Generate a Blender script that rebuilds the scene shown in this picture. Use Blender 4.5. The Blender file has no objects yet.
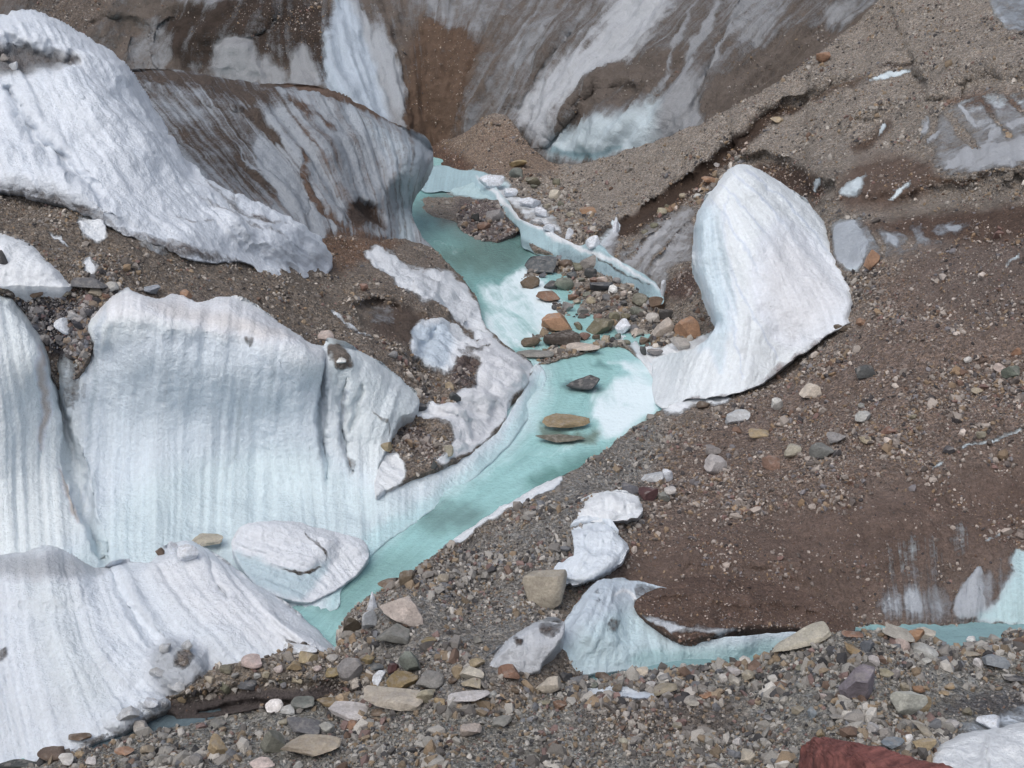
import bpy, math, random
import numpy as np
from mathutils import Vector, Matrix
from mathutils.bvhtree import BVHTree
random.seed(7); RNG = np.random.default_rng(7)
C = bpy.context.scene.collection
# ------------------------------------------------------------------ camera
CAM_H = 16.0; PITCH = math.radians(22.0); F = 1206.0
cp, sp = math.cos(PITCH), math.sin(PITCH)
CAM = np.array([0.0, 0.0, CAM_H])
def rays(px, py):
    a = (np.asarray(px, float) - 512) / F; b = (384 - np.asarray(py, float)) / F
    return np.stack([a, cp + b*sp, -sp + b*cp], -1)          # depth along the optical axis = 1
def depth_at(px, py, val):
    r = rays(px, py)
    if isinstance(val, tuple): return (val[1] - CAM_H) / r[2]
    return val / r[1]
# ------------------------------------------------------------------ noise
_perm = RNG.permutation(256); _perm = np.concatenate([_perm, _perm, _perm])
_grad = RNG.normal(size=(256, 3)); _grad /= np.linalg.norm(_grad, axis=1)[:, None]
def perlin(P):
    P = np.asarray(P, float); i = np.floor(P).astype(int); f = P - i; i &= 255
    u = f*f*f*(f*(f*6-15)+10); out = 0
    for dx in (0, 1):
        wx = u[..., 0] if dx else 1-u[..., 0]
        for dy in (0, 1):
            wy = u[..., 1] if dy else 1-u[..., 1]
            for dz in (0, 1):
                wz = u[..., 2] if dz else 1-u[..., 2]
                h = _perm[_perm[_perm[(i[..., 0]+dx) & 255] + ((i[..., 1]+dy) & 255)] + ((i[..., 2]+dz) & 255)]
                g = _grad[h]
                out = out + wx*wy*wz*(g[..., 0]*(f[..., 0]-dx) + g[..., 1]*(f[..., 1]-dy) + g[..., 2]*(f[..., 2]-dz))
    return out * 1.5
def fbm(P, octs=4, gain=.5):
    s = 0; a = 1; P = np.asarray(P, float)
    for k in range(octs):
        s = s + a*perlin(P + 17.3*k); P = P*2.03; a *= gain
    return s
def ridged(P, octs=3):
    s = 0; a = 1; P = np.asarray(P, float)
    for k in range(octs):
        s = s + a*(1 - 2*np.abs(perlin(P + 9.1*k))); P = P*2.1; a *= .5
    return s - .9
def sstep(x): x = np.clip(x, 0, 1); return x*x*(3-2*x)
# ------------------------------------------------------------------ 2-D helpers
def catmull(pts, closed=True, n=5):
    pts = np.array(pts, float); N = len(pts); out = []
    for i in range(N if closed else N-1):
        if closed: p0, p1, p2, p3 = pts[i-1], pts[i], pts[(i+1) % N], pts[(i+2) % N]
        else: p0, p1, p2, p3 = pts[max(i-1, 0)], pts[i], pts[i+1], pts[min(i+2, N-1)]
        for k in range(n):
            t = k/n
            out.append(.5*((2*p1)+(-p0+p2)*t+(2*p0-5*p1+4*p2-p3)*t*t+(-p0+3*p1-3*p2+p3)*t**3))
    if not closed: out.append(pts[-1])
    return np.array(out)
def densify(pts, d=3.0, closed=True):
    out = []; N = len(pts)
    for i in range(N if closed else N-1):
        a, b = pts[i], pts[(i+1) % N]; k = max(1, int(np.linalg.norm(b-a)/d))
        for j in range(k): out.append(a + (b-a)*j/k)
    if not closed: out.append(pts[-1])
    return np.array(out)
def seg_dist(Q, pts, closed=False, want_point=False):
    best = np.full(len(Q), 1e18); bp_ = np.zeros((len(Q), 2)); tt = np.zeros(len(Q)); sg = np.ones(len(Q)); N = len(pts)
    M = N if closed else N-1
    for i in range(M):
        a, b = pts[i], pts[(i+1) % N]; ab = b-a; L = max(ab@ab, 1e-9)
        t = np.clip(((Q-a)@ab)/L, 0, 1); p = a + t[:, None]*ab; d = ((Q-p)**2).sum(1); m = d < best
        best[m] = d[m]; bp_[m] = p[m]; tt[m] = (i+t[m])/M
        cr = ab[0]*(Q[:, 1]-a[1]) - ab[1]*(Q[:, 0]-a[0]); sg[m] = np.sign(cr[m])
    best = np.sqrt(best)
    return (best, bp_) if want_point else (best, tt, sg)
def inside(Q, pts):
    x, y = Q[:, 0], Q[:, 1]; r = np.zeros(len(Q), bool); N = len(pts)
    for i in range(N):
        (x0, y0), (x1, y1) = pts[i], pts[(i+1) % N]
        if y0 == y1: continue
        r ^= ((y0 > y) != (y1 > y)) & (x < (x1-x0)*(y-y0)/(y1-y0)+x0)
    return r
def near(Q, pts, r): return np.where((Q[:, 0] > pts[:, 0].min()-r) & (Q[:, 0] < pts[:, 0].max()+r) & (Q[:, 1] > pts[:, 1].min()-r) & (Q[:, 1] < pts[:, 1].max()+r))[0]
def w_poly(Q, pts, feather):                       # 1 inside, fading over the feather width
    pts = catmull(pts, True, 4); out = np.zeros(len(Q)); k = near(Q, pts, feather*1.2)
    if len(k):
        q = Q[k]; d = seg_dist(q, pts, True)[0]; s = np.where(inside(q, pts), d, -d); out[k] = sstep(s/feather*.5 + .5)
    return out
def w_line(Q, pts, width, feather):
    pts = catmull(pts, False, 4); out = np.zeros(len(Q)); k = near(Q, pts, width+feather*1.2)
    if len(k):
        d, t, _ = seg_dist(Q[k], pts); wd = width*(np.sin(np.clip(t, .03, .97)*math.pi)**.5); out[k] = sstep((wd*.5 - d)/feather + .5)
    return out
def tps(pts, vals, Q, lam=0.0):
    pts = np.array(pts, float)/100; Q = np.asarray(Q, float)/100; vals = np.array(vals, float); n = len(pts)
    def U(r2): return np.where(r2 > 1e-12, .5*r2*np.log(np.maximum(r2, 1e-12)), 0)
    K = U(((pts[:, None]-pts[None])**2).sum(-1)) + lam*np.eye(n); Pm = np.c_[np.ones(n), pts]
    A = np.zeros((n+3, n+3)); A[:n, :n] = K; A[:n, n:] = Pm; A[n:, :n] = Pm.T
    s = np.linalg.solve(A, np.r_[vals, 0, 0, 0]); out = np.empty(len(Q))
    for k in range(0, len(Q), 20000):
        q = Q[k:k+20000]; out[k:k+20000] = U(((q[:, None]-pts[None])**2).sum(-1))@s[:n] + s[n] + q@s[n+1:]
    return out
def col(r, g, b):                                   # sRGB 0-255 to linear
    c = np.array([r, g, b])/255.0
    return np.where(c <= .04045, c/12.92, ((c+.055)/1.055)**2.4)
# ------------------------------------------------------------------ objects
def tag(o, label=None, cat=None, group=None, kind=None):
    if label: o['label'] = label
    if cat: o['category'] = cat
    if group: o['group'] = group
    if kind: o['kind'] = kind
    return o
def make_mesh(name, V, faces, mat, smooth=True, parent=None):
    me = bpy.data.meshes.new(name); V = np.asarray(V, np.float32)
    nf = len(faces); k = faces.shape[1]
    me.vertices.add(len(V)); me.vertices.foreach_set('co', V.ravel())
    me.loops.add(nf*k); me.loops.foreach_set('vertex_index', faces.astype(np.int32).ravel())
    me.polygons.add(nf); me.polygons.foreach_set('loop_start', np.arange(0, nf*k, k, dtype=np.int32))
    me.polygons.foreach_set('use_smooth', np.full(nf, smooth)); me.update(calc_edges=True); me.validate()
    me.materials.append(mat); o = bpy.data.objects.new(name, me); C.objects.link(o)
    if parent: o.parent = parent
    return o
def add_attr(o, name, data, typ='FLOAT_COLOR'):
    a = o.data.attributes.new(name, typ, 'POINT'); data = np.asarray(data, np.float32)
    if typ == 'FLOAT_COLOR': a.data.foreach_set('color', np.c_[data, np.ones(len(data))].astype(np.float32).ravel())
    else: a.data.foreach_set('vector', data.ravel())
# ------------------------------------------------------------------ node helper
class NT:
    def __init__(s, name):
        s.m = bpy.data.materials.new(name); s.m.use_nodes = True; s.t = s.m.node_tree; s.t.nodes.clear()
        s.out = s.t.nodes.new('ShaderNodeOutputMaterial'); s.b = s.n('ShaderNodeBsdfPrincipled')
        s.l(s.b.outputs[0], s.out.inputs[0])
    def n(s, typ, **kw):
        x = s.t.nodes.new(typ)
        for k, v in kw.items(): setattr(x, k, v)
        return x
    def l(s, a, b): s.t.links.new(a, b)
    def put(s, sock, v):
        if hasattr(v, 'node'): s.l(v, sock)
        else: sock.default_value = v
    def math(s, op, a, b=0.0, c=0.0, clamp=False):
        x = s.n('ShaderNodeMath', operation=op, use_clamp=clamp)
        for i, v in enumerate((a, b, c)): s.put(x.inputs[i], v)
        return x.outputs[0]
    def attr(s, name): return s.n('ShaderNodeAttribute', attribute_name=name)
    def noise(s, vec, scale, detail=4, rough=.55, dist=0):
        x = s.n('ShaderNodeTexNoise'); s.put(x.inputs['Vector'], vec); x.inputs['Scale'].default_value = scale
        x.inputs['Detail'].default_value = detail; x.inputs['Roughness'].default_value = rough; x.inputs['Distortion'].default_value = dist
        return x.outputs['Fac']
    def voro(s, vec, scale, feature='F1'):
        x = s.n('ShaderNodeTexVoronoi', feature=feature); s.put(x.inputs['Vector'], vec); x.inputs['Scale'].default_value = scale; return x
    def mix(s, f, a, b, blend='MIX'):
        x = s.n('ShaderNodeMix', data_type='RGBA', blend_type=blend); s.put(x.inputs[0], f); s.put(x.inputs[6], a); s.put(x.inputs[7], b); return x.outputs[2]
    def rng(s, v, a, b, c, d, smooth=False):
        x = s.n('ShaderNodeMapRange'); s.put(x.inputs[0], v)
        if smooth: x.interpolation_type = 'SMOOTHSTEP'
        for i, q in enumerate((a, b, c, d)): x.inputs[i+1].default_value = q
        return x.outputs[0]
    def vscale(s, v, k):
        x = s.n('ShaderNodeVectorMath', operation='SCALE'); s.put(x.inputs[0], v); s.put(x.inputs['Scale'], k); return x.outputs[0]
    def vmul(s, v, k):
        x = s.n('ShaderNodeVectorMath', operation='MULTIPLY'); s.put(x.inputs[0], v); s.put(x.inputs[1], k); return x.outputs[0]
    def bump(s, h, strength, dist, nrm=None):
        x = s.n('ShaderNodeBump'); s.put(x.inputs['Height'], h); s.put(x.inputs['Strength'], strength); x.inputs['Distance'].default_value = dist
        if nrm: s.l(nrm, x.inputs['Normal'])
        return x.outputs[0]
# ------------------------------------------------------------------ materials
def glacier_material():
    s = NT('glacier_surface'); pos = s.n('ShaderNodeNewGeometry').outputs['Position']
    IC, DC = s.attr('IC').outputs['Color'], s.attr('DC').outputs['Color']
    mg = s.n('ShaderNodeSeparateXYZ'); s.l(s.attr('MG').outputs['Vector'], mg.inputs[0]); m, g, st = mg.outputs
    fl = s.attr('FL').outputs['Vector']
    n1 = s.noise(pos, 1.3, 8, .65); n2 = s.noise(pos, 9, 5, .7); sn = s.noise(s.vmul(fl, (2.2, .22, 1)), 1, 6, .6, .4)
    sf = s.noise(s.vmul(fl, (9, .6, 1)), 1, 3, .6)
    nz = s.math('ADD', s.math('MULTIPLY', s.math('SUBTRACT', n1, .5), 1.0), s.math('MULTIPLY', s.math('SUBTRACT', n2, .5), .45))
    sz = s.math('ADD', s.math('MULTIPLY', s.math('SUBTRACT', sn, .5), 1.7), s.math('MULTIPLY', s.math('SUBTRACT', n2, .5), .3))
    nn = s.math('MULTIPLY', s.math('ADD', s.math('MULTIPLY', nz, s.math('SUBTRACT', 1.0, s.math('MULTIPLY', st, .6))), s.math('MULTIPLY', sz, s.math('MULTIPLY', st, .7))), s.rng(m, .05, .4, .45, 1))
    mm = s.rng(s.math('ADD', m, s.math('MULTIPLY', nn, 1.35)), .32, .68, 0, 1)
    # ice
    ice = s.mix(1.0, IC, s.rng(s.math('ADD', s.math('MULTIPLY', sn, .5), s.math('MULTIPLY', sf, .5)), .3, .7, .86, 1.1), 'MULTIPLY')
    ice = s.mix(1.0, ice, s.rng(n2, .3, .7, .9, 1.07), 'MULTIPLY')
    speck = s.rng(s.noise(pos, 22, 3, .8), .62, .72, 0, .55)
    ice = s.mix(s.math('MULTIPLY', speck, s.rng(n1, .5, .65, 0, 1)), ice, (.18, .15, .13, 1))
    # dirt and gravel
    v1 = s.voro(pos, 13); v2 = s.voro(pos, 34)
    h1 = s.n('ShaderNodeSeparateColor'); s.l(v1.outputs['Color'], h1.inputs[0]); h2 = s.n('ShaderNodeSeparateColor'); s.l(v2.outputs['Color'], h2.inputs[0])
    k1 = s.rng(s.math('POWER', h1.outputs[0], 2.0), 0, 1, .55, 2.1); k2 = s.rng(s.math('POWER', h2.outputs[0], 2.0), 0, 1, .6, 2.0)
    grain = s.mix(.45, k1, k2); grain = s.mix(g, s.rng(s.noise(pos, 30, 4, .75), .3, .7, .72, 1.3), grain)
    d = s.mix(1.0, DC, grain, 'MULTIPLY'); d = s.mix(1.0, d, s.rng(n1, .3, .7, .8, 1.2), 'MULTIPLY')
    tint = s.mix(h1.outputs[1], (.95, 1.0, 1.06, 1), (1.08, 1.0, .90, 1)); d = s.mix(s.math('MULTIPLY', g, .8), d, s.mix(1.0, d, tint, 'MULTIPLY'))
    colr = s.mix(mm, ice, d); s.l(colr, s.b.inputs['Base Color'])
    s.l(s.rng(mm, 0, 1, .33, .85), s.b.inputs['Roughness']); s.l(s.rng(mm, 0, 1, .4, .25), s.b.inputs['Specular IOR Level'])
    hd = s.math('ADD', s.math('MULTIPLY', s.math('SUBTRACT', 1.0, v1.outputs['Distance']), s.math('MULTIPLY', g, 1.0)), s.math('MULTIPLY', n2, .8))
    hi = s.math('ADD', s.math('MULTIPLY', n2, .35), s.math('ADD', s.math('MULTIPLY', sf, .08), s.math('MULTIPLY', sn, .26)))
    h = s.math('ADD', s.math('MULTIPLY', hd, mm), s.math('MULTIPLY', hi, s.math('SUBTRACT', 1.0, mm)))
    b0 = s.bump(s.math('ADD', n1, s.math('MULTIPLY', n2, .25)), s.rng(mm, 0, 1, .45, .75), .45)
    s.l(s.bump(s.math('ADD', h, s.math('MULTIPLY', mm, .3)), .8, .07, b0), s.b.inputs['Normal'])
    return s.m
def stone_material():
    s = NT('stone'); tc = s.n('ShaderNodeNewGeometry').outputs['Position']; oi = s.n('ShaderNodeObjectInfo')
    obj = s.n('ShaderNodeTexCoord').outputs['Object']
    sc = s.vscale(obj, 1.0)
    n1 = s.noise(sc, 3.0, 6, .6); n2 = s.noise(tc, 18, 6, .75); n3 = s.noise(s.vmul(tc, (3, 3, 14)), 1, 5, .6)
    c = s.mix(1.0, oi.outputs['Color'], s.rng(n1, .3, .7, .78, 1.22), 'MULTIPLY')
    c = s.mix(1.0, c, s.rng(n2, .3, .7, .72, 1.28), 'MULTIPLY'); c = s.mix(1.0, c, s.rng(n3, .35, .65, .9, 1.1), 'MULTIPLY')
    nrm = s.n('ShaderNodeSeparateXYZ'); s.l(s.n('ShaderNodeNewGeometry').outputs['Normal'], nrm.inputs[0])
    dust = s.math('MULTIPLY', s.rng(nrm.outputs[2], .3, .9, 0, 1), s.rng(s.noise(tc, 7, 4), .48, .62, 0, .45))
    c = s.mix(dust, c, (.34, .32, .30, 1)); s.l(c, s.b.inputs['Base Color']); s.b.inputs['Roughness'].default_value = .8
    s.b.inputs['Specular IOR Level'].default_value = .3
    s.l(s.bump(s.math('ADD', n2, s.math('MULTIPLY', n1, .6)), .7, .05), s.b.inputs['Normal'])
    return s.m
def gravel_material():
    s = NT('loose_gravel'); pos = s.n('ShaderNodeNewGeometry').outputs['Position']
    c = s.mix(1.0, s.attr('IC').outputs['Color'], s.rng(s.noise(pos, 40, 3, .7), .3, .7, .8, 1.2), 'MULTIPLY')
    s.l(c, s.b.inputs['Base Color']); s.b.inputs['Roughness'].default_value = .85; s.b.inputs['Specular IOR Level'].default_value = .25
    return s.m
def water_material():
    s = NT('meltwater'); pos = s.n('ShaderNodeNewGeometry').outputs['Position']
    n = s.math('ADD', s.math('MULTIPLY', s.noise(s.vmul(s.attr('FL').outputs['Vector'], (1.3, 1.1, 1)), 1.0, 6, .62, .8), .6), s.math('MULTIPLY', s.noise(s.vmul(pos, (1.6, .8, 1)), 1.0, 6, .6, .6), .4)); f = s.noise(pos, 5, 5, .65); w = s.attr('MG').outputs['Vector']
    mg = s.n('ShaderNodeSeparateXYZ'); s.l(w, mg.inputs[0])
    foam = s.rng(s.math('ADD', mg.outputs[0], s.math('MULTIPLY', s.math('SUBTRACT', n, .5), 1.3)), .4, .85, 0, 1, True)
    c = s.mix(1.0, s.attr('IC').outputs['Color'], s.rng(n, .3, .7, .84, 1.14), 'MULTIPLY')
    c = s.mix(foam, c, s.attr('DC').outputs['Color']); s.l(c, s.b.inputs['Base Color'])
    s.l(s.rng(mg.outputs[0], 0, 1, .14, .5), s.b.inputs['Roughness']); s.b.inputs['IOR'].default_value = 1.33
    s.l(s.bump(s.math('ADD', n, s.math('MULTIPLY', f, .5)), .7, .16), s.b.inputs['Normal'])
    return s.m
MAT_G, MAT_S, MAT_L, MAT_W = glacier_material(), stone_material(), gravel_material(), water_material()
# ------------------------------------------------------------------ sheets: landforms as real surfaces
SHEETS = []      # (object, verts, faces, m, g, dirt colour, normals) for ray casts and gravel
def sheet(name, poly, ctrl, flow=None, steps=(), relief=(), crest=(), paint=(), ic=(.6, .65, .7), dc=(.13, .1, .08), m=1.0, g=1.0,
          streak=0.0, dd=(.10, .9), di=(.05, .7), flute=(0, 1.0), big=(0, .2), skirt=(2.0, 2.0), step=2.0, jitter=1.4, smooth=True,
          mat=None, gravel=True, flat=False, warp=3.0):
    seed = (sum(map(ord, name)) % 97)*3.1
    bp = catmull(poly, True, 5) if smooth else np.array(poly, float)
    bp = densify(bp, 3.0)
    q3 = np.c_[bp/9.0, np.full(len(bp), seed)]
    bp = bp + jitter*np.c_[fbm(q3, 3), fbm(q3+50, 3)]
    x0, y0 = bp.min(0)-2*step; x1, y1 = bp.max(0)+2*step
    xs = np.arange(x0, x1, step); ys = np.arange(y0, y1, step); nx, ny = len(xs), len(ys)
    GX, GY = np.meshgrid(xs, ys); Q = np.c_[GX.ravel(), GY.ravel()]
    ins = inside(Q, bp); I2 = ins.reshape(ny, nx)
    cell = (I2[:-1, :-1].astype(int)+I2[1:, :-1]+I2[:-1, 1:]+I2[1:, 1:]) >= 2
    used = np.zeros((ny, nx), bool)
    used[:-1, :-1] |= cell; used[1:, :-1] |= cell; used[:-1, 1:] |= cell; used[1:, 1:] |= cell
    snap = used.ravel() & ~ins
    edge = used.ravel() & ins
    # snap outside corners, and inside corners next to the rim, onto the outline
    rim = np.zeros((ny, nx), bool); notc = np.ones((ny+1, nx+1), bool); notc[1:-1, 1:-1] = ~cell
    rim = used & (notc[:-1, :-1] | notc[1:, :-1] | notc[:-1, 1:] | notc[1:, 1:])
    sn = np.where(rim.ravel())[0]
    pt = np.empty((len(sn), 2))
    for k in range(0, len(sn), 4000):
        q = Q[sn[k:k+4000]]; a, b = bp, np.roll(bp, -1, 0); best = np.full(len(q), 1e18)
        c = np.argmin(((q[:, None]-bp[None])**2).sum(-1), 1)
        for dlt in (-2, -1, 0, 1):
            A0 = bp[(c+dlt) % len(bp)]; B0 = bp[(c+dlt+1) % len(bp)]; ab = B0-A0; tt_ = np.clip(((q-A0)*ab).sum(1)/np.maximum((ab*ab).sum(1), 1e-9), 0, 1)
            p = A0+ab*tt_[:, None]; dd2 = ((q-p)**2).sum(1); m_ = dd2 < best; best[m_] = dd2[m_]; pt[np.arange(k, k+len(q))[m_]] = p[m_]
    Q[sn] = pt
    logt = tps([(c[0], c[1]) for c in ctrl], [math.log(depth_at(*c)) for c in ctrl], Q, 1e-3)
    t = np.exp(logt)
    R = rays(Q[:, 0], Q[:, 1])
    w3 = np.c_[Q/14.0, np.full(len(Q), seed)]
    Qw = Q + warp*np.c_[fbm(w3, 3), fbm(w3+31, 3)]
    for (pts, a, w, L) in steps:                    # a drop along a line: higher on its left-hand (far) side
        pts = catmull(pts, False, 4); kk = near(Qw, pts, w+4*L); d, tt, sg = seg_dist(Qw[kk], pts); sd = -d*sg
        fade = sstep(np.minimum(tt, 1-tt)/.12)
        t[kk] -= a*fade*np.where(sd > 0, sstep(sd/w)*np.exp(-np.maximum(sd-w, 0)/L), 0)
    for r in relief:                                # metres towards the camera
        k = w_poly(Qw, r[1], r[2]) if r[0] == 'p' else w_line(Qw, r[1], r[2], r[3])
        t = t - k*r[-1]
    for (pts, r, a) in crest:
        pts = catmull(pts, False, 4); kk = near(Q, pts, r+1); d = seg_dist(Q[kk], pts)[0]; k = np.clip(d/r, 0, 1)
        t[kk] += a*(1-k)**2.2
    base = CAM + R*t[:, None]
    if flow:
        fp, fu = [], []
        for u, pts in flow:
            for p in densify(np.array(pts, float), 25, False): fp.append(p); fu.append(u)
        uu = tps(fp, fu, Q, .02)
    else: uu = base[:, 0]
    vv = -base[:, 2] + base[:, 1]*.3
    FL = np.c_[uu, vv, np.full(len(Q), seed)]
    n = len(Q)
    ICa = np.tile(np.array(ic, float), (n, 1)); DCa = np.tile(np.array(dc, float), (n, 1))
    Ma, Ga, Sa = np.full(n, float(m)), np.full(n, float(g)), np.full(n, float(streak))
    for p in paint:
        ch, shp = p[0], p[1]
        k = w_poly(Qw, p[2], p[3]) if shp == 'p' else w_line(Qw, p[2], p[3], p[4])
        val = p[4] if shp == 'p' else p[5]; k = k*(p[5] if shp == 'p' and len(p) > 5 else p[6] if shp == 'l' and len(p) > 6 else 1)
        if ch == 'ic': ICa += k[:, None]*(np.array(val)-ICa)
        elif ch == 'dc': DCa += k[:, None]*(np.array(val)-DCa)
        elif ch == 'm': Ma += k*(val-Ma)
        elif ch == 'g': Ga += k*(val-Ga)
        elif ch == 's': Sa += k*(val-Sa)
    ICa = np.clip(ICa*np.array([.985, 1.02, 1.06])*1.08, 0, .88)
    ICa[:, 1] = np.maximum(ICa[:, 1], (ICa[:, 0]*.5+ICa[:, 2]*.5)*.99)
    DCa = DCa*np.array([1.0, 1.06, 1.09])
    P = base.reshape(ny, nx, 3)
    if not flat:
        du = np.gradient(P, axis=1); dv = np.gradient(P, axis=0); N = np.cross(du, -dv).reshape(-1, 3)
        N /= np.linalg.norm(N, axis=1)[:, None]+1e-9
        N[(N*R).sum(1) > 0] *= -1
        mk = sstep((Ma-.35)/.3)
        h = big[0]*fbm(base*big[1]+seed, 3) + mk*dd[0]*(fbm(base*dd[1]+seed, 5) + .5*ridged(base*dd[1]*.6, 2) + .3*ridged(base*dd[1]*4, 2))
        h = h + (1-mk)*di[0]*(fbm(base*di[1]+seed, 4) + .28*ridged(np.c_[uu*di[1]*2.6, vv*di[1]*1.1, np.full(n, seed)] + .25*fbm(base*1.3, 2)[:, None], 3))
        if flute[0]:
            fq = np.c_[uu*flute[1], vv*.12, np.full(n, seed)]
            fw = flute[2] if len(flute) > 2 else 0.0
            h = h + flute[0]*(1-mk*(1-fw))*(ridged(fq, 3) + .35*ridged(fq*np.array([3.1, 1.5, 1]), 2))
        ed = np.full(n, 99.0)
        wu = np.where(used.ravel())[0]
        for k in range(0, len(wu), 6000):
            q = Q[wu[k:k+6000]]; ed[wu[k:k+6000]] = np.sqrt(((q[:, None].astype(np.float32)-bp[None].astype(np.float32))**2).sum(-1).min(1))
        base = base + N*(h*(.25+.75*np.clip(ed/11, 0, 1)))[:, None]
    else: N = np.tile([0, 0, 1.0], (n, 1))
    # faces
    idx = np.arange(nx*ny).reshape(ny, nx); ci, cj = np.where(cell)
    faces = np.stack([idx[ci, cj], idx[ci+1, cj], idx[ci+1, cj+1], idx[ci, cj+1]], 1)
    remap = np.full(nx*ny, -1); us = np.where(used.ravel())[0]; remap[us] = np.arange(len(us))
    V = base[us]; faces = remap[faces]; A = [x[us] for x in (ICa, DCa, np.c_[Ma, Ga, Sa], FL)]
    nv = len(V); front = faces.copy()
    if not flat:
        e = np.concatenate([faces[:, [0, 1]], faces[:, [1, 2]], faces[:, [2, 3]], faces[:, [3, 0]]])
        key = np.sort(e, 1); kk = key[:, 0]*nv+key[:, 1]; _, inv, cnt = np.unique(kk, return_inverse=True, return_counts=True)
        be = e[cnt[inv] == 1]; bv = np.unique(be); mp = np.full(nv, -1); mp[bv] = np.arange(len(bv))
        back = rays(Q[us[bv], 0], Q[us[bv], 1]); back[:, 2] = 0; back /= np.linalg.norm(back, axis=1)[:, None]
        prev = bv.copy(); allV = [V]; allF = [faces]; AA = [[a] for a in A]; off = nv
        for s_ in (.25, .6, 1.0):
            th = s_*math.pi/2
            nb = V[bv] + back*skirt[0]*s_ - np.array([0, 0, 1.0])*skirt[1]*(s_+.35*s_*(s_-.5))
            cur = np.arange(len(bv))+off; a, b = mp[be[:, 0]], mp[be[:, 1]]
            allF.append(np.stack([prev[b], prev[a], cur[a], cur[b]], 1)); allV.append(nb)
            for q in range(4): AA[q].append(A[q][bv])
            prev = cur; off += len(bv)
        V = np.concatenate(allV); faces = np.concatenate(allF); A = [np.concatenate(x) for x in AA]
    o = make_mesh(name, V, faces, mat or MAT_G)
    add_attr(o, 'IC', A[0]); add_attr(o, 'DC', A[1]); add_attr(o, 'MG', A[2], 'FLOAT_VECTOR'); add_attr(o, 'FL', A[3], 'FLOAT_VECTOR')
    SHEETS.append(dict(o=o, V=V, F=faces, front=front, M=A[2][:, 0], G=A[2][:, 1], DC=A[1], px=Q[us], N=N[us], gravel=gravel))
    return o
# ------------------------------------------------------------------ colours read off the photograph's materials
SNOW = col(224, 226, 228); ICE = col(204, 213, 216); CYAN = col(184, 207, 209); GREYICE = col(150, 150, 156); DIRTYICE = col(128, 122, 122)
MUD = col(112, 99, 91); BROWN = col(124, 110, 101); GRAV = col(144, 133, 124); DARK = col(66, 55, 49); TAN = col(125, 112, 98); FGRAV = col(148, 144, 139)
Z = lambda z: ('z', z)
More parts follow.
